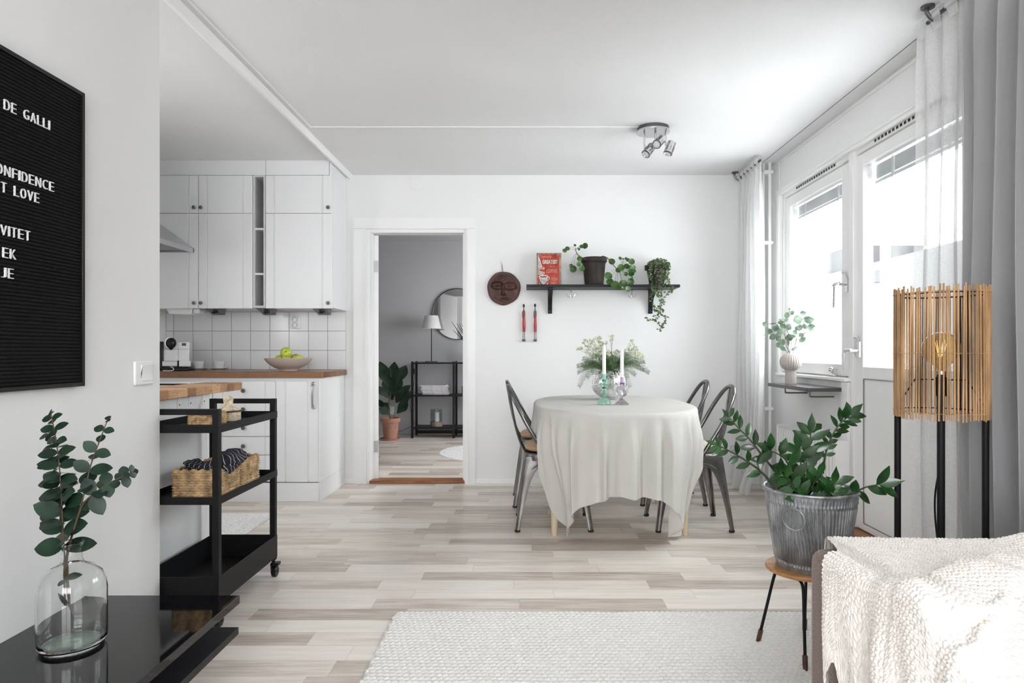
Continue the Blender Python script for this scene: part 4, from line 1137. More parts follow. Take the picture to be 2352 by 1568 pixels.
# coffee sign leaning against the wall
def sign():
    x0, x1 = at(1232.5,650,5.03).x, at(1289,650,5.03).x
    Wd = x1-x0; Hh = .262
    t = thing('coffee_sign', 'red and cream coffee sign with a cup leaning on the wall on the black shelf', 'sign', (x0, 4.995, ZS))
    t.rotation_euler.x = radians(-11)
    L = lambda mb, name, m, **k: mb.build(name, m, t, world=False, **k)
    L(MB().box(0, Wd, 0, .012, 0, Hh), 'board', SIGNBROWN, bevel=.002)
    e = .0006
    L(MB().box(.010, Wd-.016, -.0015, .0, .004, Hh-.012), 'red_field', SIGNRED, smooth=False)
    def poly(pts, name, m, d=.0026):
        b = MB(); n = len(pts)
        # coordinates measured on the sign: 0..1 across, 0..1 up
        P = [(p[0]*Wd, -d, p[1]*Hh) for p in pts] + [(p[0]*Wd, -.001, p[1]*Hh) for p in pts]
        b.add(P, [tuple(range(n)), tuple(range(2*n-1, n-1, -1))] + [(i, n+i, n+(i+1)%n, (i+1)%n) for i in range(n)])
        return L(b, name, m, smooth=False)
    GREYP = M('pale_grey_enamel', (.50,.51,.51), .5, var=(40,.2))
    def sx(px): return (px-190)/(1090-190)
    def sy(py): return 1-(py-190)/(1400-190)
    poly([(sx(240),sy(300)),(sx(240),sy(1010)),(sx(400),sy(1010)),(sx(430),sy(900)),(sx(260),sy(860)),(sx(300),sy(770)),(sx(385),sy(745))], 'steam_wedge', GREYP)
    poly([(sx(240),sy(240)),(sx(250),sy(240)),(sx(400),sy(740)),(sx(385),sy(745)),(sx(240),sy(330))], 'wedge_edge', SIGNWHITE, .003)
    b = MB()
    def ln(pts, r=.0026, m=SIGNWHITE, name='steam', d=.003):
        q = MB().tube(spline([(sx(a)*Wd, -d, sy(c)*Hh) for a, c in pts], 5), r, 6); return L(q, name, m)
    ln([(480,770),(430,745),(470,800),(330,790),(270,850),(330,920),(440,930),(470,950),(400,1010),(430,1080)], .0034)
    ln([(480,800),(300,770),(255,860),(300,935),(420,945),(440,960),(380,1010)], .0010, SIGNDARK, 'steam_outline', .0062)
    cup_ = []
    for k in range(21):
        a = pi + pi*k/20; cup_.append((sx(435+160*cos(a)), sy(1100-260*sin(a)*1.0)))
    poly(cup_, 'cup_body', GREYP, .0032)
    ell = lambda cx, cy, rx, ry: [(sx(cx+rx*cos(2*pi*k/28)), sy(cy+ry*sin(2*pi*k/28))) for k in range(28)]
    poly(ell(440,1080,175,62), 'cup_rim', SIGNWHITE, .0040); poly(ell(435,1085,145,30), 'coffee', SIGNRED, .0048)
    ln([(600,1090),(650,1110),(620,1190),(560,1250)], .0030, SIGNWHITE, 'cup_handle')
    ln([(290,1330),(340,1390),(440,1400),(540,1385),(600,1320)], .0030, SIGNWHITE, 'saucer')
    ln([(275,1120),(300,1230),(370,1340),(440,1365),(520,1340),(590,1200)], .0010, SIGNDARK, 'cup_outline', .0050)
    def word(s, px0, px1, py0, py1, m, bold=0, shear=0):
        vs_, fs = text_mb(s, 1, .02, bold, shear)
        xs = [v[0] for v in vs_]; ys = [v[1] for v in vs_]
        ax, bx_, ay, by = min(xs), max(xs), min(ys), max(ys)
        X0, X1, Z0, Z1 = sx(px0)*Wd, sx(px1)*Wd, sy(py1)*Hh, sy(py0)*Hh
        q = MB(); q.add([(X0+(v[0]-ax)/(bx_-ax)*(X1-X0), -.0022 - (.0008 if v[2] > 0 else 0), Z0+(v[1]-ay)/(by-ay)*(Z1-Z0)) for v in vs_], fs)
        L(q, 'lettering', m, smooth=False)
    FADED = M('faded_pink_print', (.60,.33,.28), .6)
    word('Typically', 325, 745, 290, 400, FADED, 0, .3)
    word('GREATEST', 405, 960, 460, 605, SIGNWHITE, .03)
    word('cup of', 680, 855, 665, 740, FADED, 0, .3)
    word('COFFEE', 545, 940, 800, 935, FADED)
    word('FRESH', 700, 945, 1110, 1230, FADED); word('DAILY', 705, 940, 1260, 1370, FADED)
    b = MB()
    for a, c in ((300,275),(955,275),(300,1385),(975,1375)): b.ball((sx(a)*Wd, -.002, sy(c)*Hh), .0034, 8, (1,.5,1))
    L(b, 'rivets', SIGNWHITE)
sign()

# big dark pot with the round-leaved plant
zz = (1280, 540, 6.817)
def zp(x, y, Y=5.0): return at(zz[0]+x/zz[2], zz[1]+y/zz[2], Y)
def pilea():
    c = zp(575, 770, 5.03); X, Y = c.x, 5.03
    pot = thing('clay_pot', 'large dark brown clay pot standing in the middle of the black shelf', 'pot', (X, Y, ZS))
    MB().lathe([(.0005,.004),(.070,.004),(.074,.03),(.087,.165),(.092,.178),(.099,.182),(.101,.200),(.096,.214),(.088,.216),(.084,.205),(.080,.17),(.0005,.17)], (X,Y,ZS), 44, mod=lambda r,z,a,i: r*(1+.006*sin(3*a+i))).build('pot', DARKCLAY, pot, sharp=50)
    MB().lathe([(.0005,0),(.078,0),(.080,.010),(.074,.012),(.0005,.012)], (X,Y,ZS), 36).build('saucer', DARKCLAY, pot)
    t = thing('round_leaved_plant', 'round-leaved plant spilling both sides out of the large dark pot', 'plant', (X, Y, ZS+.18))
    MB().lathe([(.0005,.196),(.083,.190),(.082,.175)], (X,Y,ZS), 24).build('soil', SOIL, t)
    top = Vector((X, Y, ZS+.19))
    Yp = 4.90
    S1 = spline([top+Vector((-.03,-.03,0)), zp(395,355,4.92), zp(330,310,4.91), zp(295,260,4.91), zp(285,200,4.91)], 5)
    S2 = spline([top+Vector((.03,-.04,.0)), zp(700,332,4.94), zp(780,355,4.90), zp(850,430,4.86), zp(905,500,4.86), zp(960,560,4.86)], 5)
    for s, r in ((S1, .0045), (S2, .005)): MB().tube(s, [r*(1-.5*i/len(s)) for i in range(len(s))], 8).build('stem', BRANCH, t)
    r = random.Random(5)
    lv = MB(); pt = MB()
    L1 = [(115,240,36,(300,250)),(160,208,38,(290,225)),(277,157,22,(285,200)),(340,217,22,(290,235)),(380,175,32,(300,230)),(435,165,46,(300,225)),(345,370,42,(330,320)),(335,450,36,(310,290)),(215,480,32,(300,280)),(250,530,54,(305,285)),(387,515,48,(340,330))]
    L2 = [(855,412,52,(820,372)),(985,360,28,(1010,440)),(1030,370,16,(1020,440)),(1075,365,22,(1020,440)),(1105,385,30,(1020,450)),(1165,412,50,(1030,450)),(1000,503,56,(930,520)),(1085,485,46,(960,540)),(1195,505,38,(1000,520)),(1150,530,60,(1000,540)),
          (955,545,42,(930,530)),(1075,605,34,(980,560)),(1160,600,46,(1010,560)),(1150,670,42,(1010,570)),(1205,560,30,(1010,550)),(800,635,64,(930,540)),(820,725,56,(925,560)),(900,775,66,(940,560)),(940,800,64,(950,570)),(1030,765,66,(970,570)),(1150,730,54,(990,560)),(1110,840,48,(980,570)),(1030,830,30,(970,570))]
    for k, (x, y, rad, o) in enumerate(L1+L2):
        Y0 = (4.90 if k < len(L1) else 4.86) + r.uniform(-.035, .03)
        cc = zp(x, y, Y0); oo = zp(o[0], o[1], 4.89)
        nrm = Vector((r.uniform(-.35,.35), -1, r.uniform(-.1,.5)))
        lv.disc(cc, nrm, rad/zz[2]*Y0/F*1.02, 16, .15)
        mid = oo.lerp(cc, .5)+Vector((0,.01,.018)); pt.tube(spline([oo, mid, cc+Vector((0,.004,0))], 4), .0011, 5)
    lv.build('foliage', L_PIL, t, sharp=180); pt.build('leaf_stalks', STEMG, t)
pilea()
def ivy():
    c = zp(1555, 770, 5.02); X, Y = c.x, 5.02
    pot = thing('clay_pot', 'smaller dark clay pot at the right end of the black shelf, half under ivy', 'pot', (X, Y, ZS))
    MB().lathe([(.0005,.004),(.055,.004),(.075,.120),(.090,.122),(.092,.155),(.085,.157),(.080,.13),(.0005,.13)], (X,Y,ZS), 40).build('pot', DARKCLAY, pot, sharp=40)
    MB().lathe([(.0005,0),(.064,0),(.068,.011),(.062,.012),(.0005,.012)], (X,Y,ZS), 30).build('saucer', DARKCLAY, pot)
    t = thing('ivy_plant', 'trailing ivy hanging from the pot down past the black shelf', 'plant', (X, Y, ZS+.13))
    MB().cyl((X,Y,0), .079, ZS+.132, ZS+.14, 20).build('soil', SOIL, t)
    r = random.Random(11); st = MB(); lf = MB()
    def ivyleaf(p, s):
        d = Vector((r.uniform(-1,1), r.uniform(-.8,.1), r.uniform(-1,.4))).normalized(); n = Vector((r.uniform(-.5,.5), -1, r.uniform(-.2,.9)))
        sd = d.cross(n).normalized(); n = sd.cross(d)
        out = [(0,0),(-.30,-.15),(-.62,.18),(-.28,.36),(-.36,.70),(0,1.05),(.36,.70),(.28,.36),(.62,.18),(.30,-.15)]
        vs_ = [p + sd*(a*s) + d*(b*s) + n*(.12*s*abs(a)) for a, b in out] + [p + d*(.35*s)]
        lf.add(vs_, [(10, i, (i+1)%10) for i in range(10)])
    top = Vector((X, Y, ZS+.14))
    for k in range(95):     # crown
        a = r.uniform(0, 2*pi); q = r.uniform(0,1)**.5*.085
        p = top + Vector((q*cos(a)*1.0+.012, q*sin(a)*.9-.01, .045*(1-(q/.09)**2) + r.uniform(0,.025)))
        ivyleaf(p, r.uniform(.012,.021))
        if k % 4 == 0: st.tube([top+Vector((q*.5*cos(a), q*.5*sin(a),0)), p], .0009, 5)
    strands = [[(1700,420),(1740,500),(1720,620),(1750,700),(1790,850),(1740,900),(1700,960)], [(1650,430),(1660,560),(1620,700),(1600,850),(1590,930),(1620,1020),(1600,1100),(1640,1180),(1560,1250),(1540,1330),(1640,1390),(1650,1440)],
               [(1720,450),(1700,600),(1690,750),(1640,880),(1660,1000),(1650,1060),(1580,1150),(1620,1240),(1700,1280),(1680,1380)], [(1480,440),(1450,560),(1480,700),(1490,830),(1500,880)],
               [(1560,430),(1550,560),(1550,700),(1520,840),(1480,930),(1490,1050),(1530,1160),(1570,1200)], [(1680,440),(1740,560),(1700,680),(1760,800),(1790,880)], [(1640,430),(1610,520),(1640,640),(1600,760),(1570,900),(1620,960)],
               [(1600,1200),(1560,1320),(1480,1330),(1420,1300),(1380,1290)], [(1600,1400),(1620,1480),(1590,1480)], [(1460,430),(1470,520),(1440,620),(1460,660)]]
    for s in strands:
        Ys = 4.885
        pts = [zp(x, y, (4.93 if y < 480 else Ys) + r.uniform(-.012,.012)) for x, y in s]
        if s[0][1] < 500: pts = [top+Vector((pts[0].x-top.x, -.03, .01))] + pts
        path = spline(pts, 5); st.tube(path, .0011, 5)
        n = int(sum((path[i+1]-path[i]).length for i in range(len(path)-1))/.0082)
        for k in range(n):
            p, d = along(path, (k+.5)/n)
            ivyleaf(p+Vector((r.uniform(-.014,.014), r.uniform(-.010,.006), r.uniform(-.006,.006))), r.uniform(.009,.018))
    lf.build('foliage', L_IVY, t, sharp=180); st.build('stems', STEMD, t)
ivy()

# ceiling spotlight
def spots():
    X, Y = .785, 4.06
    t = thing('ceiling_spotlight', 'round brushed steel ceiling lamp with three swivel spots', 'lamp', (X, Y, ZC))
    MB().lathe([(.0005,ZC),(.098,ZC),(.098,ZC-.022),(.0005,ZC-.022)], (X,Y,0), 48).build('back_plate', DARKKNOB, t)
    MB().lathe([(.0005,ZC-.030),(.103,ZC-.030),(.104,ZC-.026),(.103,ZC-.022),(.0005,ZC-.022)], (X,Y,0), 56).build('front_plate', STEEL, t)
    for (dx, dy, ln, tgt, rad) in ((-.058, -.02, .105, (-.60, -.35, -.78), .0), (.005, -.045, .062, (-.55, -.62, -.62), 0), (.072, -.035, .09, (-.38, -.10, -.95), 0)):
        x, y, z0 = X+dx, Y+dy, ZC-.030
        sp = MB().tube([(x,y,z0),(x,y,z0-ln)], .0065, 10).build('spot_arm', CHROME, t)
        ax = Vector(tgt).normalized(); cen = Vector((x,y,z0-ln)) + Vector((.030,0,-.004)) + ax*.012
        if dx < 0 : cen = Vector((x,y,z0-ln)) + Vector((.028,-.01,-.012))+ax*.0
        R = ax.to_track_quat('Z', 'Y').to_matrix()
        m2 = MB().lathe([(.0005,-.038),(.024,-.038),(.027,-.035),(.027,.040),(.025,.041),(.022,.036),(.0005,.030)], n=28)
        m2.v = [tuple(R @ Vector(p) + cen) for p in m2.v]; hd = m2.build('spot_head', CHROME, t)
        sl = MB()
        for k in range(8):
            a = 2*pi*k/8+.2
            sl.obox(cen + R @ Vector((.0268*cos(a), .0268*sin(a), .012)), (.0022, .0022, .034), R @ Euler((0,0,a)).to_matrix())
        sl.build('slots', BLACKPLA, hd, smooth=False)
        rg = MB().lathe([(.0272,.036),(.0282,.037),(.0282,.042),(.024,.043)], n=28); rg.v = [tuple(R @ Vector(p)+cen) for p in rg.v]; rg.build('rim', DARKKNOB, hd)
        ls = MB().lathe([(.0005,.040),(.013,.041),(.022,.038)], n=24); ls.v = [tuple(R @ Vector(p)+cen) for p in ls.v]; ls.build('lens', M('frosted_lens', (.7,.7,.7), .3) if 'frosted_lens' not in bpy.data.materials else bpy.data.materials['frosted_lens'], hd)
        MB().tube([(x,y,z0-ln), cen], .005, 8).build('swivel', CHROME, hd)
spots()

# ------------------------------------------------------------ dining table, cloth, chairs
TX, TY, TA, TB, TE = .525, 4.085, .462, .705, 2.6
def sup(th, a, b, e):
    c, s = cos(th), sin(th)
    r = (abs(c/a)**e + abs(s/b)**e)**(-1/e)
    return r
def table():
    t = thing('dining_table', 'oval dining table on pale tapered legs under the linen cloth', 'table', (TX, TY, 0))
    n = 72; poly = [(TX+sup(2*pi*k/n,TA,TB,TE)*cos(2*pi*k/n), TY+sup(2*pi*k/n,TA,TB,TE)*sin(2*pi*k/n)) for k in range(n)]
    MB().prism(poly, .695, .718, 'z').build('tabletop', PALEWOOD, t, bevel=.004)
    b = MB(); 
    for x0,x1,y0,y1 in ((-.36,.36,-.40,-.38),(-.36,.36,.38,.40),(-.365,-.345,-.38,.38),(.345,.365,-.38,.38)): b.box(TX+x0,TX+x1,TY+y0,TY+y1,.61,.695)
    b.build('apron', PALEWOOD, t)
    for sx_ in (-1, 1):
        for sy_ in (-1, 1):
            MB().lathe([(.0005,0),(.0165,0),(.018,.02),(.028,.60),(.028,.695),(.0005,.695)], (TX+sx_*.368,TY+sy_*.385,0), 20).build('leg', PALEWOOD, t)
table()
def cloth():
    NT_, NR_ = 900, 40
    ZT = .7205; cw, cl = .825, 1.145
    rnd = random.Random(7)
    phs = [rnd.uniform(0, 6.28) for _ in range(8)]
    b = MB(); vs_ = []; cols_ = NR_
    inner = 14
    def row(th):
        r0 = sup(th, TA+.006, TB+.006, TE)
        c, s = cos(th), sin(th)
        rr = min(cw/max(abs(c),1e-6), cl/max(abs(s),1e-6))
        L = rr-r0
        bx_, by_ = r0*c, r0*s
        corner = exp(-((atan2(abs(s), abs(c))-atan2(cl, cw))/.17)**2)
        side = sm(.30, .40, abs(bx_))
        rest = side*(1-sm(.33, .47, abs(by_+.0)))*(1 if s > -.9 else 1)
        Ls = L*(1-rest) + .205*rest
        if by_ > .3: Ls = min(Ls, .40)           # far end, pushed towards the wall
        return r0, c, s, min(Ls, .700), corner, rest
    for k in range(NT_):
        th = 2*pi*k/NT_
        r0, c, s, L, corner, rest = row(th)
        nx, ny = (abs(c/TA)**(TE-1))*(1 if c>0 else -1)/TA, (abs(s/TB)**(TE-1))*(1 if s>0 else -1)/TB
        nl = sqrt(nx*nx+ny*ny); nx /= nl; ny /= nl
        # arc length-like coordinate for pleats
        u = th*TB*1.05
        pl = .65*sin(u*47+phs[0]+1.6*sin(u*5)) + .40*sin(u*83+phs[1]+1.3*sin(u*9)) + .35*sin(u*21+phs[2])
        for i in range(inner):
            f = i/inner
            q = f**.6
            vs_.append((TX+r0*c*q*.999, TY+r0*s*q*.999, ZT+.0012*vn(q*c*14+30, q*s*14+30, 3)))
        for i in range(NR_-inner):
            f = i/(NR_-inner-1); d = L*f
            rd = .014
            if d < rd*pi/2:
                a = d/rd; ox = rd*sin(a); z = ZT - rd*(1-cos(a))
            else:
                ox = rd; z = ZT - rd - (d-rd*pi/2)
            g = sm(.0, .24, d)
            out = ox + g*(.033*(pl*.9+.55))*(1-.5*rest) - corner*.115*sm(.05,.65,d)
            # tangential crowding of the corner folds
            tg = g*.016*sin(u*38+phs[3])*(1-rest)
            z2 = z + (.020*g*rest*vn(u*9, d*10)) + .006*sm(.8,1,f)*sin(u*30)
            x = TX+r0*c+nx*out-ny*tg; y = TY+r0*s+ny*out+nx*tg
            y = min(y, YB-.03)
            vs_.append((x, y, max(z2, .012)))
    fs = []
    for k in range(NT_):
        k2 = (k+1) % NT_
        for i in range(NR_-1):
            fs.append((k*NR_+i, k*NR_+i+1, k2*NR_+i+1, k2*NR_+i))
    fs.append(tuple(k*NR_ for k in range(NT_-1, -1, -1)))
    b.add(vs_, fs)
    o = b.build('tablecloth', LINEN, sharp=180)
    tag(o, 'washed pale grey linen tablecloth draped over the oval dining table', 'tablecloth')
    hm = MB(); rim = [vs_[k*NR_+NR_-1] for k in range(NT_)] + [vs_[NR_-1], vs_[NR_*2-1]]
    hm.tube(rim, .0022, 6, cap=False)
    h = hm.build('hem', LINEN, o, world=False, sharp=180)
cloth()

def make_chair(label):
    t = thing('metal_chair', label, 'chair', (0,0,0), group='gunmetal bistro chairs round the table')
    LB = lambda b, n, m=GUN, **k: b.build(n, m, t, world=False, **k)
    # seat: dished rounded square pan with a skirt
    b = MB(); n = 64
    def ring(s, z): return [(sup(2*pi*k/n,.182*s,.180*s,4.2)*cos(2*pi*k/n), sup(2*pi*k/n,.182*s,.180*s,4.2)*sin(2*pi*k/n), z) for k in range(n)]
    rings = [ring(1.0,.405), ring(1.0,.436), ring(.985,.446), ring(.95,.450), ring(.88,.446), ring(.6,.440), ring(.2,.438), ring(.02,.438)]
    b.loft(rings); LB(b, 'seat', sharp=50)
    # legs: folded sheet metal, broad at the top, tapering to the foot
    for sx_ in (-1, 1):
        for sy_ in (-1, 1):
            rs = []
            for i in range(25):
                f = i/24; z = .43*(1-f)+.012*f
                xo = .168+(.225-.168)*f; yo = .166+(.200-.166)*f
                w = .026+.105*(1-f)**7+.036*(1-f)**1.3
                v = .024+.090*(1-f)**7+.030*(1-f)**1.3
                th_ = .006 + .004*f
                r_ = .008
                P = [(xo,yo-v),(xo,yo-r_),(xo-r_*.3,yo-r_*.3),(xo-r_,yo),(xo-w*.5,yo+.003),(xo-w,yo),(xo-w,yo-th_),(xo-w*.5,yo-th_-.002),(xo-th_-.006,yo-th_-.006),(xo-th_,yo-v*.5),(xo-th_,yo-v)]
                P = [(p[0]*sx_, p[1]*sy_, z) for p in P]
                if sx_*sy_ < 0: P = P[::-1]
                rs.append(P)
            b = MB(); b.loft(rs); lg = LB(b, 'leg', sharp=60)
            q = MB(); q.lathe([(.0005,0),(.0145,0),(.0165,.004),(.0165,.013),(.0005,.014)], (sx_*.2115, sy_*.1875, 0), 20); q.build('foot_cap', RUBBER, lg, world=False)
    # apron edge between the legs
    b = MB()
    for s in (-1, 1):
        b.tube(spline([(s*.172, -.165, .30), (s*.170,-.135,.355), (s*.170,-.07,.392), (s*.170,0,.402), (s*.170,.07,.392), (s*.170,.135,.355), (s*.172,.165,.30)], 4), .005, 8)
        b.tube(spline([(-.168, s*.172, .30), (-.138,s*.170,.35), (-.075,s*.170,.390), (0,s*.170,.402), (.075,s*.170,.390), (.138,s*.170,.35), (.168,s*.172,.30)], 4), .005, 8)
    LB(b, 'rolled_edge', GUNDARK)
    # hoop back
    half = [(-.045,.172,.435),(-.085,.174,.50),(-.150,.172,.605),(-.195,.160,.69),(-.235,.130,.765),(-.258,.080,.812),(-.268,.0,.832)]
    pts = [(a,-b_,c) for a,b_,c in half] + [(a,b_,c) for a,b_,c in half[-2::-1]]
    LB(MB().tube(spline(pts, 6), .0125, 14), 'back_frame', GUNDARK)
    # splat
    sp = spline([(-.168,0,.44),(-.196,0,.50),(-.222,0,.58),(-.243,0,.68),(-.258,0,.77),(-.266,0,.826)], 5)
    def fn(i, j):
        p = sp[i]; f = i/(len(sp)-1)
        w = .034 + .016*(1-f)**3 + .008*f**4; u = j/8*2-1
        return (p.x - .010*(1-abs(u)**2) + (.006 if abs(u) < .45 and .25 < f < .8 else 0), w*u, p.z)
    b = MB(); b.grid(len(sp), 9, fn); LB(b, 'back_splat', GUNDARK, solid=.004)
    b = MB()
    for s in (-1, 1): b.tube([(p.x, s*(.034+.016*(1-i/(len(sp)-1))**3+.008*(i/(len(sp)-1))**4), p.z) for i, p in enumerate(sp)], .0045, 8)
    LB(b, 'splat_edge', GUNDARK)
    b = MB()
    for s in (-1, 1): b.ball((-.045, s*.176, .430), .010, 10, (1,.8,1))
    LB(b, 'rivet', GUNDARK)
    return t
c0 = make_chair('gunmetal metal chair nearest the viewer on the left of the table, tan cushion')
# (the feet in the photo give the positions)
c0.location = (.158, 3.955, 0); c0.rotation_euler.z = radians(0)
c1 = dup(c0, (.130, 4.545, 0), radians(1), 'gunmetal metal chair on the left of the table nearer the far wall, tan cushion')
c2 = dup(c0, (.968, 3.945, 0), radians(180), 'gunmetal metal chair nearest the viewer on the right of the table')
c3 = dup(c0, (.992, 4.59, 0), radians(180), 'gunmetal metal chair on the right of the table nearer the far wall')
def cushion(x, y, m, label, rz=0):
    b = MB(); n = 60; N2 = 18
    def fn(i, j):
        a = 2*pi*j/n
        f = i/(N2*2-1)
        t_ = -pi/2+pi*f
        R = sup(a, .180, .178, 3.2)
        q = max(cos(t_), 0)**.55
        tuft = sum(exp(-((R*q*cos(a)-dx)**2+(R*q*sin(a)-dy)**2)/.0006) for dx, dy in ((-.06,-.06),(.06,-.06),(-.06,.06),(.06,.06)))
        h = .030*sin(t_)*(1+.08*sin(6*a)*q) - (.016*tuft if t_ > 0 else 0)
        return (R*q*cos(a)*(1+.012*sin(14*a)), R*q*sin(a)*(1+.012*sin(14*a)), max(h, -.022)+.024)
    t = thing('seat_cushion', label, 'cushion', (x, y, .449), rz, group='round tufted seat cushions')
    b.grid(N2*2, n, fn, True); b.build('cover', m, t, world=False, sharp=180)
    k = MB()
    for dx, dy in ((-.06,-.06),(.06,-.06),(-.06,.06),(.06,.06)): k.ball((dx,dy,.040), .008, 8, (1,1,.5))
    k.build('buttons', m, t, world=False)
cushion(.165, 3.955, TAN, 'tan tufted seat cushion on the left chair nearest the viewer', .05)
cushion(.138, 4.545, TAN, 'tan tufted seat cushion on the left chair nearer the far wall', -.1)
cushion(.945, 3.945, OFFW, 'off-white tufted seat cushion on the right chair nearest the viewer', .1)
cushion(.985, 4.59, OFFW, 'off-white tufted seat cushion on the right chair nearer the far wall', .3)

# on the table
ZTC = .7225
def vase_and_flowers():
    X, Y = .545, 4.34
    t = thing('glass_vase', 'clear hobnail glass ball vase holding the ferns and flowers on the table', 'vase', (X, Y, ZTC))
    N = 81; prof = []
    for i in range(N):
        a = -pi/2*.80 + (pi/2*.80+pi/2*.55)*i/(N-1)
        prof.append((.116*cos(a), .110+.105*sin(a)))
    b = MB(); n = 252
    def fn(i, j):
        r, z = prof[i]; a = 2*pi*j/n
        bump = .0042*max(0, sin(21*a)*1)**.8*(sin(pi*i/5)**2)**.7*(1 if 6 < i < N-1 else 0)
        return (X+(r+bump)*cos(a), Y+(r+bump)*sin(a), ZTC+z)
    b.grid(N, n, fn, True); b.lathe([(max(.0005, r-.0022), z) for r, z in prof][::-1], (X,Y,ZTC), 90)
    b.build('bowl', GLASS, t, sharp=180)
    MB().lathe([(.0005,.004),(.036,.004),(.042,.0),(.048,.006),(.050,.016),(.040,.020),(.0005,.018)], (X,Y,ZTC), 36).build('foot', THINV, t)
    MB().lathe([(.070,.196),(.075,.200),(.074,.204),(.069,.201)], (X,Y,ZTC), 40, closed=True).build('rim', THINV, t)
    MB().lathe([(.0005,.014),(.05,.02),(.095,.055),(.109,.09),(.108,.12),(.0005,.12)], (X,Y,ZTC), 40).build('water', thin_glass('vase_water', (.88,.93,.89), .5), t)
    f = thing('flower_bouquet', 'bouquet of ferns and pale green flowers in the glass ball vase', 'flowers', (X, Y, ZTC+.12))
    r = random.Random(21)
    needles = MB(); stems = MB(); bl = MB()
    ZO = 740; s7 = 7.125
    P = lambda x, y, Yq: at(1300+x/s7, 740+y/s7, Yq)
    base = Vector((X, Y, ZTC+.03))
    def frond(p0, p1, width, sag):
        p0, p1 = Vector(p0), Vector(p1)
        pth = spline([p0, p0.lerp(p1,.5)+Vector((0,0,sag)), p1], 10); stems.tube(pth, .0009, 5)
        d0 = (p1-p0).normalized(); sd = d0.cross(Vector((0,-1,.35))).normalized()
        L = (p1-p0).length; n = int(L/.0055)
        for k in range(n):
            q = (k+1)/n; p, d = along(pth, min(q,.999)); w = width*sin(pi*min(1,(1-q)*.85+.12))**.8
            for s in (-1, 1):
                e = (sd*s + d*.75 + Vector((0, r.uniform(-.3,.3), r.uniform(-.15,.15)))).normalized()
                tip = p + e*w
                stems.tube([p, tip], .0004, 3, cap=False)
                m = max(3, int(w/.0030))
                for g in range(m):
                    c = p.lerp(tip, (g+.6)/m); ln = r.uniform(.005,.009)*(1-.4*g/m)
                    for s2 in (-1, 1):
                        dd = (e*.8 + d*s2*.8 + Vector((r.uniform(-.4,.4),r.uniform(-.7,.7),r.uniform(-.5,.5)))).normalized()*ln
                        pr = dd.cross(Vector((r.uniform(-1,1),-1,r.uniform(-1,1)))).normalized()*.0006
                        needles.add([c-pr, c+pr, c+dd], [(0,1,2)])
    tips = [(190,720,4.28,.03),(220,1050,4.25,.09),(200,820,4.35,.05),(260,700,4.42,.03),(330,640,4.30,.02),(1350,825,4.22,.06),(1280,650,4.35,.04),(1200,700,4.26,.05),(1040,1060,4.20,.09),(1130,860,4.25,.06),(1270,780,4.40,.05),(480,560,4.25,.02),(700,500,4.28,.02),(820,560,4.22,.03),(1000,520,4.30,.02),(600,740,4.19,.05),(760,760,4.18,.05),(900,780,4.18,.05),(430,830,4.20,.05),(350,900,4.22,.06),(1050,680,4.20,.04),(550,480,4.42,.02),(860,470,4.45,.02),(280,600,4.30,.02),(1080,520,4.42,.02),(660,620,4.16,.03),(960,640,4.18,.03),(1000,900,4.20,.08),(300,760,4.22,.04),(720,660,4.14,.04),(820,700,4.14,.04)]
    for x, y, Yq, sag in tips:
        a = r.uniform(0,6.28); p0 = Vector((X+.045*cos(a), Y+.045*sin(a)-.01, ZTC+.19))
        frond(p0, P(x, y, Yq), .030, sag*.9)
        stems.tube([base+Vector((r.uniform(-.03,.03),r.uniform(-.03,.03),0)), p0], .0009, 4)
    heads = [(210,435),(265,425),(320,295),(290,340),(375,300),(450,290),(510,265),(545,255),(430,320),(520,300),(340,395),(380,410),(470,380),(580,370),(540,410),(500,440),(330,500),(410,520),(455,525),(500,530),(560,500),(600,430),(650,340),(620,340),(720,245),(768,228),(745,290),(680,470),(740,500),(710,535),(1075,310),(1100,350),(1050,375),(1100,420),(1130,410),(1090,460),(1150,470),(1180,500),(1120,520),(1160,550),(1210,540),(1250,570),(1270,590),(1230,520),(1190,580),(810,480),(950,470),(640,540),(480,560),(560,560),(350,460),(395,350),(450,560),(530,570),(590,520),(420,570),(500,590),(620,580),(690,570),(1040,450),(1120,470),(1200,520),(1140,580),(1080,530),(560,330),(520,420),(470,460),(440,440),(700,520),(780,540),(1010,560)]
    for x, y in heads:
        Yq = 4.33 + r.uniform(-.07,.07); c = P(x, y, Yq)
        st0 = Vector((X+r.uniform(-.04,.04), Y, ZTC+.19)); mid = st0.lerp(c,.55)+Vector((0,0,.012))
        stems.tube(spline([st0, mid, c-Vector((0,0,.004))], 4), .0009, 4)
        for k in range(5):
            cc = c + Vector((r.uniform(-.010,.010), r.uniform(-.008,.008), r.uniform(-.007,.008)))
            nn = Vector((r.uniform(-.6,.6), -.8, r.uniform(.1,1))).normalized(); u = nn.orthogonal().normalized(); w = nn.cross(u); R = r.uniform(.0065,.0105)
            for g in range(9):
                a = 2*pi*g/9; t1 = (u*cos(a)+w*sin(a)); t2 = (u*cos(a+.42)+w*sin(a+.42)); t0 = (u*cos(a-.42)+w*sin(a-.42))
                bl.add([cc, cc+t0*R*.6+nn*.001, cc+t1*R+nn*.002, cc+t2*R*.6+nn*.001], [(0,1,2,3)])
            bl.ball(cc+nn*.0015, .0024, 6)
    needles.build('fern_fronds', L_FERN, f, smooth=False); stems.build('stems', STEMG, f, sharp=180); bl.build('blossoms', BLOSS, f, sharp=180)
vase_and_flowers()
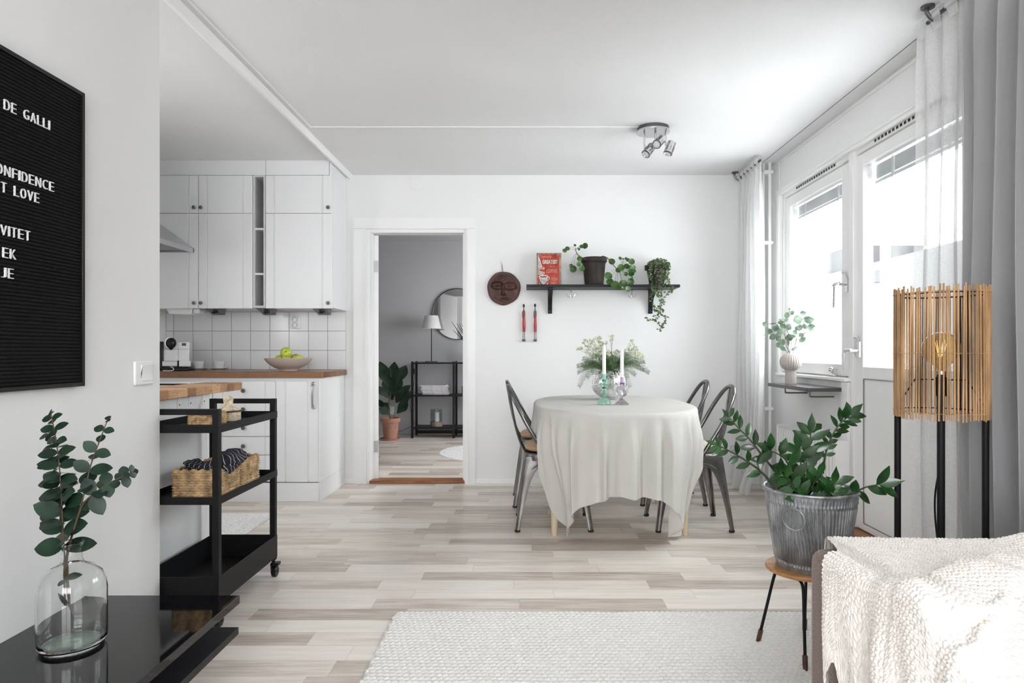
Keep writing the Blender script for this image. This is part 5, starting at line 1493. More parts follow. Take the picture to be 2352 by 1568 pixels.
def holder(x, y, name, label, prof, gm, cz, ch, clabel, band):
    t = thing(name, label, 'candle holder', (x, y, ZTC))
    MB().lathe(prof, (x,y,ZTC), 36).build('body', gm, t, sharp=35)
    MB().lathe([(.0125,cz-.008),(.0125,cz+.010),(.0115,cz+.010),(.0115,cz-.004),(.0005,cz-.004)], (x,y,ZTC), 24).build('socket', gm, t)
    c = thing('taper_candle', clabel, 'candle', (x, y, ZTC+cz))
    MB().lathe([(.0005,cz-.003),(.0108,cz-.003),(.0108,cz+ch-.022),(.0095,cz+ch-.012),(.005,cz+ch-.002),(.0005,cz+ch)], (x,y,ZTC), 22).build('wax', CANDLE, c)
    MB().lathe([(.0110,cz-.002),(.0112,cz-.002),(.0112,cz+.042),(.0110,cz+.042)], (x,y,ZTC), 22, closed=True).build('band', band, c)
    MB().tube([(x,y,ZTC+cz+ch-.001),(x+.001,y,ZTC+cz+ch+.008)], .0008, 6).build('wick', SIGNWHITE, c)
# measured from the candle holders' silhouettes
holder(.464, 3.92, 'candlestick', 'mint green glass candlestick with two stacked rings and a domed foot', [(.041,0),(.0415,.008),(.037,.022),(.026,.036),(.012,.043),(.006,.047),(.006,.056),(.017,.070),(.020,.076),(.012,.088),(.011,.092),(.020,.104),(.021,.113),(.012,.124),(.009,.128),(.010,.130),(.0125,.1315),(.0005,.1315)], MINTS, .140, .218, 'white taper candle in the mint glass candlestick, the taller left one', MINT)
holder(.571, 3.92, 'candlestick', 'lilac glass candlestick with a round ball over a conical foot', [(.043,0),(.043,.004),(.026,.018),(.011,.034),(.008,.042),(.012,.046),(.028,.054),(.036,.072),(.0365,.086),(.028,.104),(.014,.110),(.010,.112),(.0125,.1135),(.0005,.1135)], LILACS, .122, .212, 'white taper candle in the lilac glass candlestick, the right one', LILAC)
# ------------------------------------------------------------ shelf by the window with fluted vase
t = thing('window_shelf', 'small dark shelf mounted on the wall under the window', 'shelf', (1.73, 4.08, .81))
MB().prism([(1.832,3.77),(1.622,3.77),(1.616,3.776),(1.616,4.38),(1.622,4.386),(1.832,4.386)], .808, .830, 'z').build('board', M('dark_stone_laminate', (.05,.05,.052), .22, spec=.6), t, bevel=.0015)
for y in (3.90, 4.27):
    b = MB(); b.box(1.68, 1.832, y-.012, y+.012, .801, .808)
    b.tube(spline([(1.690,y,.801),(1.690,y,.778),(1.700,y,.770),(1.790,y,.770),(1.834,y,.770)], 3), .005, 8)
    b.build('bracket', M('grey_bracket', (.16,.16,.16), .4, .7) if 'grey_bracket' not in bpy.data.materials else bpy.data.materials['grey_bracket'], t)
def fluted():
    X, Y, Z = 1.715, 4.245, .830
    t = thing('fluted_vase', 'matte pale fluted vase with round top on the small shelf under the window', 'vase', (X, Y, Z))
    NF = 26
    prof = [(.0005,.0),(.034,.0),(.035,.003),(.034,.05),(.034,.088),(.040,.094),(.054,.104),(.064,.120),(.068,.138),(.067,.154),(.060,.172),(.047,.186),(.034,.193),(.026,.195),(.023,.192),(.023,.150),(.0005,.150)]
    pr = []
    for i in range(len(prof)-1):
        for k in range(3): pr.append((prof[i][0]+(prof[i+1][0]-prof[i][0])*k/3, prof[i][1]+(prof[i+1][1]-prof[i][1])*k/3))
    pr.append(prof[-1])
    n = NF*10
    MB().lathe(pr, (X,Y,Z), n, mod=lambda r,z,a,i: r*(1-.085*(abs(sin(NF*a/2))<.45)*(1-abs(sin(NF*a/2))/.45)) if 2 < i < 38 else r).build('body', M('matte_taupe_ceramic', (.52,.47,.44), .85), t, sharp=60)
    e = thing('eucalyptus_branches', 'pale sage eucalyptus branches in the fluted vase by the window', 'branches', (X, Y, Z+.19))
    sc = 6.818; P = lambda x, y, Yq: at(1740+x/sc, 690+y/sc, Yq)
    st = MB(); lf = MB(); r = random.Random(9)
    for s in ([(505,830),(450,700),(430,560),(430,400),(420,330),(470,250),(500,150)], [(470,830),(400,720),(300,600),(250,520),(200,440)], [(480,820),(460,620),(330,400),(230,360),(150,380)], [(560,830),(600,640),(640,500),(720,400),(720,250)], [(560,820),(620,600),(740,500),(790,440),(860,430)], [(500,830),(530,650),(500,560),(450,450)]):
        pts = [P(x, y, Y + (.0 if i == 0 else r.uniform(-.05,.05))) for i, (x, y) in enumerate(s)]; st.tube(spline(pts, 5), .0016, 6)
    L = [(120,375,95,80,-20),(185,480,100,85,30),(245,360,80,24,8),(240,565,110,85,35),(290,430,110,100,60),(370,480,125,75,5),(370,340,90,60,10),(370,298,90,14,3),(400,400,80,90,60),(470,225,115,80,25),(540,190,90,60,30),(500,130,40,26,60),(490,410,90,95,55),(340,530,100,70,20),(330,590,90,80,40),(385,650,100,95,50),(325,700,90,70,-60),(395,750,110,60,-40),(510,575,130,100,20),(475,660,100,50,-70),(640,300,160,130,10),(715,195,95,70,5),(770,265,100,50,30),(820,305,135,100,10),(740,400,85,100,70),(660,420,100,80,80),(620,430,80,60,70),(850,400,110,80,5),(840,450,115,75,-25),(690,535,100,75,30),(590,500,90,70,-30),(705,610,120,75,35),(580,750,120,45,25),(120,545,90,14,-12),(830,565,90,8,-3),(755,520,50,14,-30),(560,560,80,60,10),(450,300,70,50,20)]
    for x, y, Lx, W, ang in L:
        Yq = Y + r.uniform(-.055,.05); k = 1.14*Yq/F/sc; a = radians(ang)
        c = P(x, y, Yq); d = Vector((cos(a), r.uniform(-.35,.35), sin(a)))
        st_ = c - d*(Lx*k/2)
        lf.leaf(st_, d, Vector((r.uniform(-.3,.3), -1, r.uniform(.0,.6))), Lx*k, W*k, .10, .06, (.1,.62,.9,1,.95,.72,.38,.03))
    st.build('twigs', BRANCH, e, sharp=180); lf.build('foliage', L_SAGE, e, sharp=180)
fluted()

# ------------------------------------------------------------ letter board and light switch
XW = -1.38
def letterboard():
    y0, y1, z0, z1 = 1.30, 2.006, .934, 1.832
    xf = XW+.020
    t = thing('letter_board', 'large black felt letter board with white plastic letters on the left wall', 'letter board', (XW, 1.65, 1.38))
    b = MB()
    for a in ((y0,y0+.012,z0,z1),(y1-.012,y1,z0,z1),(y0+.012,y1-.012,z0,z0+.012),(y0+.012,y1-.012,z1-.012,z1)): b.box(XW+.0005, xf+.004, *a)
    b.build('frame', BLACKPLA, t, bevel=.0015)
    p = .0104; n = int((z1-z0-.024)/p); prof = [(XW+.001, z0+.012)]
    for k in range(n):
        z = z0+.012+p*k
        prof += [(xf-.0045, z), (xf-.0045, z+.0018), (xf-.001, z+.0030), (xf, z+.0060), (xf-.001, z+.0092)]
    prof += [(xf-.004, z1-.012), (XW+.001, z1-.012)]
    MB().prism(prof, y0+.012, y1-.012, 'y').build('felt_panel', FELT, t, smooth=False)
    # measured: right end of every line along the wall, its height, letter heights
    W = {'I': .35, ' ': .80, 'J': .85, 'L': .88, 'E': .9, 'F': .88, 'T': .9}
    def line(s, yend, z, h=.0262, pitch=.0243):
        y = yend
        for ch in reversed(s):
            w = W.get(ch, 1.0)*pitch
            if ch != ' ':
                vs_, fs = text_mb(ch, 1, 0, -.018)
                xs = [v[0] for v in vs_]; zs_ = [v[1] for v in vs_]; ax, bx_, ay, by = min(xs), max(xs), min(zs_), max(zs_)
                lw = w*.70 if ch != 'I' else w*.45
                n = len(vs_)
                F3 = []; q = MB()
                pts = [(y-w*.5-lw/2+(v[0]-ax)/(bx_-ax)*lw, z-h/2+(v[1]-ay)/(by-ay)*h) for v in vs_]
                top = [(xf+.0035, a, c) for a, c in pts]; bot = [(xf-.001, a, c) for a, c in pts]
                edge = {}
                for f_ in fs:
                    for i in range(len(f_)):
                        e = (f_[i], f_[(i+1)%len(f_)]); edge[e] = 1
                sides = [(n+a, n+c, c, a) for (a, c) in edge if (c, a) not in edge]
                q.add(top+bot, [tuple(f_) for f_ in fs] + sides)
                q.build('letter', LETTERW, t, smooth=False)
            y -= w
    line('DE GALLI', 1.862, 1.683, pitch=.0247)
    line('ONFIDENCE', 1.879, 1.511, pitch=.0262)
    line('UT LOVE', 1.822, 1.466, pitch=.0250)
    line('VITET', 1.789, 1.355, pitch=.0262)
    line('EK', 1.740, 1.297, pitch=.0265)
    line('JE', 1.731, 1.245, pitch=.0262)
letterboard()
t = thing('light_switch', 'white rocker light switch low on the left foreground wall', 'light switch', (XW, 2.36, .965))
MB().box(XW, XW+.011, 2.285, 2.398, .920, 1.006).build('cover_plate', WHITEPLA, t, bevel=.005, segs=3)
MB().prism([(XW+.010,.936),(XW+.015,.936),(XW+.012,.964),(XW+.018,.992),(XW+.010,.992)], 2.318, 2.385, 'y').build('rocker', WHITEPLA, t, bevel=.001)

# ------------------------------------------------------------ black bench
t = thing('media_bench', 'low black bench with glossy top and open lower shelf at the left', 'bench', (-1.13, 1.3, 0))
MB().box(-1.378, -.898, .45, 2.045, .252, .277).build('top', GLOSSBLACK, t, bevel=.0015)
MB().box(-1.372, -.900, .46, 2.040, .158, .180).build('lower_shelf', BLACKWOOD, t, bevel=.001)
for y in (.62, 1.15, 1.78): MB().box(-1.368, -1.20, y, y+.02, .180, .252).build('support', BLACKWOOD, t, smooth=False)
MB().box(-1.370, -1.355, .46, 2.04, .180, .252).build('back_panel', BLACKWOOD, t, smooth=False)
for x in (-1.33, -1.16):
    for y in (.6, 1.80): MB().box(x-.02, x+.02, y-.02, y+.02, 0, .158).build('leg', BLACKWOOD, t, smooth=False)

def bottle():
    X, Y, Z = -1.176, 1.690, .2775
    t = thing('glass_bottle', 'wide clear glass bottle vase with short neck on the glossy black bench', 'vase', (X, Y, Z))
    o = [(.0005,.001),(.058,.0),(.070,.003),(.0765,.012),(.078,.03),(.078,.145),(.075,.168),(.066,.190),(.050,.205),(.034,.212),(.026,.217),(.0235,.226),(.0225,.246),(.0235,.262),(.027,.266),(.0275,.270),(.025,.272)]
    i_ = [(.0215,.268),(.0200,.246),(.0208,.226),(.024,.215),(.032,.2085),(.048,.2015),(.063,.187),(.072,.166),(.075,.145),(.075,.03),(.073,.014),(.064,.009),(.0005,.012)]
    b = MB().lathe(o, (X,Y,Z), 72); b.lathe(list(i_), (X,Y,Z), 72)
    b.lathe([o[-1], i_[0]], (X,Y,Z), 72)
    b.build('glass_body', GLASS, t, sharp=180)
    MB().lathe([(.0005,.0128),(.060,.0098),(.066,.0115),(.066,.0125),(.060,.011),(.0005,.0138)], (X,Y,Z), 60).build('tinted_base', GREENBASE, t, sharp=180)
    e = thing('eucalyptus_bunch', 'dark green eucalyptus stems standing in the clear glass bottle', 'branches', (X, Y, Z+.2))
    sc = 2.347; P = lambda x, y, Yq: at(x/sc, 900+y/sc, Yq)
    r = random.Random(31); lf = MB()
    S_ = [([(375,1165),(352,960),(345,860),(335,650),(322,430),(302,260),(275,120)], 20, 52, 20, 0), ([(350,1150),(345,960),(338,850),(318,600),(300,470),(278,310),(262,205)], 12, 42, 18, .2),
          ([(372,1130),(358,960),(362,860),(440,600),(488,400),(527,290),(580,150)], 8, 44, 17, .28), ([(376,1150),(364,960),(368,860),(440,620),(520,540),(590,490),(680,448),(712,432)], 7, 38, 14, .34)]
    for k, (s, npair, L0, L1, ts) in enumerate(S_):
        yo = [0,.03,-.012,-.03][k]
        pts = []
        for i, (x, y) in enumerate(s):
            f = 0 if y >= 850 else (850-y)/700
            pts.append(P(x, y, Y + yo*f*2))
        path = spline(pts, 7); st = MB(); st.tube(path, [.0024-.0012*i/len(path) for i in range(len(path))], 7); st.build('stem', BRANCH, e, sharp=180)
        t0 = .36+ts*.5
        for j in range(npair):
            f = j/(npair-1); p, d = along(path, t0+(1-t0)*f*.995)
            L = (L0*(1-f)+L1*f)*Y/F*1.2; 
            base = r.uniform(-.5,.5) + (pi/2 if j % 2 else 0)*.75
            side = d.cross(Vector((0,-1,0))).normalized(); fw = side.cross(d)
            for q in (0, 1):
                a = base+pi*q
                o_ = (side*cos(a)+fw*sin(a))
                dd = (o_*1.0 + d*r.uniform(.0,.5) + Vector((0,0,r.uniform(-.25,.1)))).normalized()
                lf.leaf(p, dd, d*.55+Vector((0,-.8,.1)), L*r.uniform(.85,1.12), L*r.uniform(.62,.8), .10, r.uniform(.0,.16), (.10,.55,.80,.94,1,.98,.89,.71,.45,.03))
    for x, y, x2, y2, w in ((352,1000,438,985,36),(375,1160,312,1085,26),(352,1010,312,1045,30)):
        p = P(x,y,Y-.01); q = P(x2,y2,Y-.03); lf.leaf(p, q-p, Vector((0,-1,.5)), (q-p).length, w/sc*Y/F, .1, .05, (.10,.55,.80,.94,1,.98,.89,.71,.45,.03))
    lf.build('foliage', L_EUC, e, sharp=180)
bottle()

# ------------------------------------------------------------ black trolley and what stands on it
CXL, CXR, CYN, CYF = -1.455, -1.176, 2.478, 3.030
def cart():
    t = thing('serving_trolley', 'black steel three-tier trolley on castors beside the white peninsula', 'trolley', ((CXL+CXR)/2, 2.75, 0))
    h = .0125
    for x in (CXL, CXR):
        for y in (CYN, CYF):
            MB().box(x-h, x+h, y-h, y+h, .075, .822).build('post', BLACKMET, t, bevel=.0015)
    for y in (CYN, CYF): MB().box(CXL+h, CXR-h, y-h+.0005, y+h-.0005, .800, .8215).build('top_rail', BLACKMET, t, smooth=False)
    def tray(z0, z1, name='tray'):
        b = MB(); x0, x1, y0, y1 = CXL-.0135, CXR+.0135, CYN-.0135, CYF+.0135
        w = .003
        b.prism([(x0,y0),(x1,y0),(x1,y1),(x0,y1)], z0, z0+w, 'z')
        b.add([(x,y,z) for z in (z0+w+.0001, z1) for x, y in ((x0,y0),(x1,y0),(x1,y1),(x0,y1),(x0+w,y0+w),(x1-w,y0+w),(x1-w,y1-w),(x0+w,y1-w))],
              [(k,(k+1)%4,8+(k+1)%4,8+k) for k in range(4)]+[(4+(k+1)%4,4+k,12+k,12+(k+1)%4) for k in range(4)]+[(8+k,8+(k+1)%4,12+(k+1)%4,12+k) for k in range(4)])
        q = b.build('tray', BLACKMET, t, smooth=False)
        s = MB()
        for a, c in ((x0+.1,y0+.06),(x1-.06,y0+.15),(x1-.06,y1-.12),(x1-.05,(y0+y1)/2)): s.cyl((a,c,0), .006, z0-.004, z0, 10)
        s.build('bolt', BLACKMET, q)
    tray(.732, .763); tray(.461, .490); tray(.086, .188)
    for x, y in ((CXL,CYN),(CXR,CYN),(CXL,CYF),(CXR,CYF)):
        w = MB(); m2 = MB().lathe([(.006,-.011),(.021,-.011),(.0245,-.008),(.025,0),(.0245,.008),(.021,.011),(.006,.011)], n=28, closed=True)
        m2.v = [(x+.012+c, y-.012+a, .0255+b_) for a, b_, c in m2.v]; wh = m2.build('castor', BLACKPLA, t)
        f = MB(); f.box(x-.004, x+.0005, y-.024, y+.010, .018, .064).box(x-.006, x+.03, y-.022, y+.012, .052, .066).cyl((x,y,0), .007, .06, .085, 12)
        f.tube([(x-.002,y-.012,.0255),(x+.026,y-.012,.0255)], .004, 8); f.build('fork', BLACKPLA, wh, bevel=.001)
cart()
def woven_box(x0, x1, y0, y1, z0, z1, label, rz=0, rows=6, wall=.012):
    t = thing('wicker_basket', label, 'basket', ((x0+x1)/2, (y0+y1)/2, z0), rz, group='braided water hyacinth baskets')
    w, d, hh = (x1-x0)/2, (y1-y0)/2, z1-z0
    P = hh/rows; per = [(-w,-d),(w,-d),(w,d),(-w,d)]; b = MB()
    segs = []
    for i in range(4):
        a, c = Vector(per[i]), Vector(per[(i+1)%4]); L = (c-a).length; n = max(2, int(L/.0026)); nn = Vector(((c-a).y, -(c-a).x)).normalized()
        for k in range(n): segs.append((a.lerp(c, k/n), nn, L*k/n + i*10.0, min(k/n, 1-k/n)*L))
    NZ = rows*9+1; N = len(segs)
    def fo(i, j):
        p, nn, s, ed = segs[j]; z = hh*i/(NZ-1)
        h = .0095*weave(s, z+1e-5, P, .026) - .006*(1-sm(0, .010, ed))
        return (p.x+nn.x*h, p.y+nn.y*h, z)
    b.grid(NZ, N, fo, True)
    def fi(i, j):
        p, nn, s, ed = segs[j]; z = hh - (hh-.01)*i/6
        k = wall
        return (max(-w+k, min(w-k, p.x)), max(-d+k, min(d-k, p.y)), z)
    b.grid(7, N, fi, True)
    b.build('woven_wall', HYAC, t, world=False, sharp=180)
    r = MB()
    def fr(i, j):
        p, nn, s, ed = segs[j]; a = pi*i/6
        k = wall
        ix, iy = max(-w+k, min(w-k, p.x)), max(-d+k, min(d-k, p.y))
        f = (1-cos(a))/2
        return (p.x*(1-f)+ix*f+nn.x*.003*(1-f), p.y*(1-f)+iy*f+nn.y*.003*(1-f), hh + .006*sin(a)*(.7+.5*sin(s*180)))
    r.grid(7, N, fr, True); r.build('rim', HYAC, t, world=False, sharp=180)
    MB().box(-w+.004, w-.004, -d+.004, d-.004, .001, .012).build('bottom', HYAC, t, world=False, smooth=False)
    return t
ZM = .4645
woven_box(-1.358, -1.187, 2.502, 2.700, ZM, ZM+.118, 'braided basket holding the striped cloth, nearest the viewer on the middle trolley shelf')
woven_box(-1.350, -1.193, 2.735, 2.905, ZM, ZM+.118, 'smaller braided basket behind the one with the striped cloth on the trolley', -.02)
def towel():
    t = thing('striped_cloth', 'crumpled navy cloth with thin white stripes lying over the front braided basket', 'cloth', (-1.31, 2.6, ZM+.1))
    P = lambda x, y, Yq: at(360+x/5.407, 890+y/5.407, Yq)
    # centre line from the left tip over the basket to the raised right end
    cl = spline([P(420,935,2.60), P(480,960,2.58), P(600,985,2.56), P(740,960,2.57), P(860,915,2.60), P(970,870,2.63), P(1075,800,2.66)], 8)
    N = len(cl); prof = [.8,1.0,.85,.8,1.0,1.5,1.9,2.0,1.85,1.4,.85]
    b = MB(); n = 26; uvs = []
    def W(f):
        k = f*(len(prof)-1); i = min(int(k), len(prof)-2); return prof[i]*(1-k+i)+prof[i+1]*(k-i)
    def fn(i, j):
        f = i/(N-1); c = cl[i]; a = 2*pi*j/n; w = W(f)*.021
        d = (cl[min(i+1,N-1)]-cl[max(i-1,0)]).normalized(); up = Vector((0,0,1)); up = (up-d*up.dot(d)).normalized(); sd = d.cross(up)
        k = 1+.18*sin(3*a+f*9)+.10*sin(7*a-f*14)
        sq = .55 if i in (0, N-1) else 1
        return tuple(c + up*(w*sin(a)*k*.95*sq) + sd*(w*1.5*cos(a)*k*sq))
    b.grid(N, n+1, fn)
    b.f.append(tuple(j for j in range(n, -1, -1))); b.f.append(tuple((N-1)*(n+1)+j for j in range(n+1)))
    o = b.build('cloth', STRIPE, t, sharp=180)
    me = o.data; uv = me.uv_layers.new(name='UVMap')
    for lp in me.loops:
        i, j = divmod(lp.vertex_index, n+1); uv.data[lp.index].uv = (i/(N-1) + .02*sin(j*.8), j/n)
    # flap lying in the basket
    b = MB()
    def f2(i, j):
        u, v = i/24, j/16
        x = -1.345+.145*u; y = 2.516+.165*v
        return (x, y, ZM+.108 + .012*sin(9*u+3*v)*.6 + .008*sin(14*v+4*u))
    b.grid(25, 17, f2); o2 = b.build('lower_fold', STRIPE, t, sharp=180, solid=.004)
    me = o2.data; uv = me.uv_layers.new(name='UVMap')
    for lp in me.loops:
        i, j = divmod(lp.vertex_index, 17); uv.data[lp.index].uv = (i/24*.55+.012*j/16, j/16)
towel()
def coil_basket(x, y, z, r, h, m, label, name='woven_bowl', rows=9, dark=None, lid=False):
    t = thing(name, label, 'basket', (x, y, z))
    N = 260; NZ = rows*6+1; b = MB()
    def fo(i, j, m_=1):
        a = 2*pi*j/N; zz_ = h*i/(NZ-1)
        bul = 1+.05*sin(pi*zz_/h)
        s = r*a; q = .0055*weave(s+5, zz_+1e-5, h/rows*2, .011)
        return (x+(r*bul+q)*cos(a), y+(r*bul+q)*sin(a), z+.001+zz_)
    b.grid(NZ, N, fo, True)
    b.lathe([(r-.001, h), (r-.006, h+.001), (r-.010, h-.002), (r-.010, .006), (.0005, .004)], (x,y,z+.001), N)
    b.build('body', m, t, sharp=180)
    return t
ZT3 = .7355
coil_basket(-1.250, 2.556, ZT3, .062, .070, SISAL, 'honey-coloured coiled basket with zigzag weave on the top trolley shelf')
def lidded():
    x, y, z = -1.234, 2.70, ZT3
    t = coil_basket(x, y, z, .043, .020, SISALD, 'cream and black lidded sisal basket with a knob-shaped lid on the trolley', 'lidded_basket', 4)
    b = MB(); N = 260
    prof = [(.045,.021),(.046,.034),(.045,.054),(.0445,.0545),(.048,.056),(.048,.060),(.038,.065),(.026,.073),(.017,.083),(.0145,.093),(.0165,.103),(.017,.110),(.013,.118),(.006,.121),(.0005,.122)]
    pr = []
    for i in range(len(prof)-1):
        for k in range(8): pr.append((prof[i][0]+(prof[i+1][0]-prof[i][0])*k/8, prof[i][1]+(prof[i+1][1]-prof[i][1])*k/8))
    pr.append(prof[-1])
    MB().lathe(pr[:33], (x,y,z), N, mod=lambda r,z_,a,i: r+.0035*braid(a*.045+5, z_+5, .0085, .0065)).build('cream_band', CREAMSISAL, t, sharp=180)
    MB().lathe(pr[32:49], (x,y,z), N, mod=lambda r,z_,a,i: r+.0025*braid(a*.045+5, z_+5, .0085, .0065)).build('lid_edge', SISALD, t, sharp=180)
    MB().lathe(pr[44:], (x,y,z), N, mod=lambda r,z_,a,i: r+(.0038*braid(a*.020+5, z_+5, .0085, .0065) if r > .004 else 0)).build('lid', CREAMSISAL, t, sharp=180)
lidded()

# ------------------------------------------------------------ main rug
def rug():
    x0, x1, y0, y1 = -.522, 1.62, 1.02, 2.588
    t = thing('living_room_rug', 'large ivory braided wool rug on the living room floor', 'rug', (.5, 1.8, 0))
    nx, ny = 800, 560
    def fn(i, j):
        x = x0+(x1-x0)*i/(nx-1); y = y0+(y1-y0)*j/(ny-1)
        ex = min(x-x0, x1-x)+.006*sin(y*90); ey = min(y-y0, y1-y)
        yw = y+.0022*sin(x*5+1)+.0012*sin(x*23); w_ = yw/.0225; f_ = w_-floor(w_); e_ = abs(f_-.5)*2
        ph_ = x/.021 + e_*.45 + .37*(floor(w_) % 3); g_ = ph_-floor(ph_)
        h = max(0, 1-e_**2.6)**.6*(.50+.50*max(0, sin(pi*g_))**.7)
        w = (vn(x*6, y*7, 2)-.5)*.004
        # slight ripple near the far edge by the stool
        w += .010*exp(-((x-.87)/.10)**2-((y-2.50)/.05)**2)*sin(60*(x+y))**2
        k = sm(0, .010, ex)*sm(0, .008, ey)
        return (x-.012*(y<1.1), y, (.003 + .0105*h + w)*k + .0015)
    MB().grid(nx, ny, fn).build('braided_pile', WOOL, t, sharp=180)
    MB().box(x0+.008, x1-.008, y0+.008, y1-.008, 0, .002).build('backing', WOOL, t, smooth=False)
rug()

# ------------------------------------------------------------ rattan floor lamp
def rattan_lamp():
    X, Y = 1.395, 2.20
    R, z0, z1 = .137, .826, 1.244
    t = thing('rattan_floor_lamp', 'tripod floor lamp with open rattan stick shade and black legs', 'floor lamp', (X, Y, 0))
    r = random.Random(17); b = MB(); N = 78
    for k in range(N):
        a = 2*pi*(k+r.uniform(-.22,.22))/N; a2 = a + r.uniform(-.035,.035)
        pts = [(X+R*cos(a), Y+R*sin(a), z0-r.uniform(.003,.012)), (X+(R+r.uniform(-.002,.002))*cos((a+a2)/2), Y+R*sin((a+a2)/2), (z0+z1)/2), (X+R*cos(a2), Y+R*sin(a2), z1+r.uniform(.002,.014))]
        b.tube(spline(pts, 3), .0027+r.uniform(-.0003,.0005), 9)
    sh = b.build('lamp_shade', RATTAN, t)
    for z in (z0+.014, 1.034, z1-.010):
        w = MB()
        for s in (-1, 1):
            pts = [(X+(R+s*.0035*(1 if k % 2 else -1))*cos(2*pi*k/(N*2)), Y+(R+s*.0035*(1 if k % 2 else -1))*sin(2*pi*k/(N*2)), z) for k in range(N*2+1)]
            w.tube(pts, .0014, 5, cap=False)
        w.build('binding', RATTAN, sh)
    fr = MB()
    for z in (z0+.014, z1-.014): fr.lathe([(R-.008,-.0018),(R-.0045,-.0018),(R-.0045,.0018),(R-.008,.0018)], (X,Y,z), 60, closed=True)
    legs = [(1.328, 2.094), (1.279, 2.273), (1.505, 2.158)]
    for k in range(6):
        a = .55+pi*k/3; fr.tube([(X+(R-.007)*cos(a), Y+(R-.007)*sin(a), z0+.01), (X+(R-.007)*cos(a), Y+(R-.007)*sin(a), z1-.012)], .0022, 6)
    for lx, ly in legs:
        d = Vector((lx-X, ly-Y, 0)).normalized()
        fr.tube([(X+d.x*.02, Y+d.y*.02, .945), (X+d.x*.075, Y+d.y*.075, .945), (X+d.x*(R-.012), Y+d.y*(R-.012), z0+.03)], .0025, 6)
    fr.build('wire_frame', BLACKMET, t)
    for i, (lx, ly) in enumerate(legs):
        d = Vector((lx-X, ly-Y, 0)).normalized(); px_, py_ = X+d.x*(R-.018), Y+d.y*(R-.018)
        top = .966 if i == 0 else z0+.02
        if i == 0: MB().tube([(px_, py_, .004), (px_, py_, top)], .0115, 14).build('leg', BLACKMET, t)
        else: MB().tube([(px_+d.x*.008, py_+d.y*.008, .004), (px_+d.x*.008, py_+d.y*.008, top)], .0105, 14).build('leg', BLACKMET, t)
    s = MB(); s.cyl((X,Y,0), .020, .890, .955, 20); s.build('socket', BLACKPLA, t, bevel=.002)
    MB().cyl((X,Y,0), .0145, .955, .974, 20).build('bulb_cap', bpy.data.materials['brushed_steel'], t)
    bz = 1.048
    prof = [(.013,.970),(.016,.983),(.024,.995)] + [(.0575*cos(a), bz+.0575*sin(a)) for a in [radians(-60+152*k/22) for k in range(23)]]
    prof[-1] = (.0005, bz+.0575)
    MB().lathe(prof, (X,Y,0), 44).build('bulb', BULBG, t, sharp=180)
    f = MB(); f.tube([(X,Y,.97),(X,Y,1.025)], .003, 8); 
    g = MB()
    for k in range(6):
        a = 2*pi*k/6; g.tube([(X+.007*cos(a),Y+.007*sin(a),1.020),(X+.018*cos(a+.3),Y+.018*sin(a+.3),1.078),(X+.007*cos(a+.5),Y+.007*sin(a+.5),1.024)], .0007, 5)
    f.build('filament_post', CERAM, t); g.build('filament', FILAMENT, t)
    c = MB(); c.tube(spline([(X,Y,.93),(X+.004,Y-.01,.80),(X-.015,Y-.03,.70),(X-.02,Y,.55),(X-.005,Y+.01,.40),(X+.03,Y+.02,.25),(X+.05,Y+.03,.08),(X+.10,Y+.10,.008),(1.75,2.55,.006)], 6), .0030, 8); c.build('cord', BLACKPLA, t)
rattan_lamp()

# ------------------------------------------------------------ stool, zinc bucket, plant
SX, SY = .963, 2.262
def stool():
    t = thing('hairpin_stool', 'low stool with orange wooden seat and black bent-rod legs under the zinc bucket', 'stool', (SX, SY, 0))
    MB().lathe([(.0005,.282),(.122,.282),(.129,.286),(.130,.292),(.127,.297),(.0005,.297)], (SX,SY,0), 56).build('seat', STOOLWOOD, t)
    feet = [(.822,2.318),(.900,2.110),(1.104,2.206),(1.026,2.412)]
    zf = .016
    for i, j in ((0, 1), (2, 3)):
        A = Vector((*feet[i], zf)); B = Vector((*feet[j], zf)); mid = Vector((SX, SY, 0))
        m = ((A+B)/2); inn = (mid-m); inn.z = 0; inn = inn*.32
        ta = A.lerp(B, .20)+inn; tb = A.lerp(B, .80)+inn
        ta.z = tb.z = .262; a1 = A.lerp(B,.30)+inn; b1 = A.lerp(B,.70)+inn; a1.z = b1.z = .276
        pts = [A, A.lerp(ta,.5), A.lerp(ta,.94), ta.lerp(a1,.5)+Vector((0,0,.004)), a1, b1, tb.lerp(b1,.5)+Vector((0,0,.004)), B.lerp(tb,.94), B.lerp(tb,.5), B]
        MB().tube(spline(pts, 5), .0052, 10).build('leg_frame', BLACKMET, t)
        for P_, T_ in ((A, ta), (B, tb)):
            d = (T_-P_).normalized()
            MB().tube([P_-d*.012, P_+d*.012, P_+d*.040], [.0075,.0085,.0085], 12).build('foot_tip', DARKTIP, t)
        c = (a1+b1)/2; d = (b1-a1).normalized()
        MB().tube([c-d*.018-Vector((0,0,-.002)), c+d*.018-Vector((0,0,-.002))], .0085, 12).build('clamp', DARKTIP, t)
stool()
BX, BY, BZ = .985, 2.268, .2978
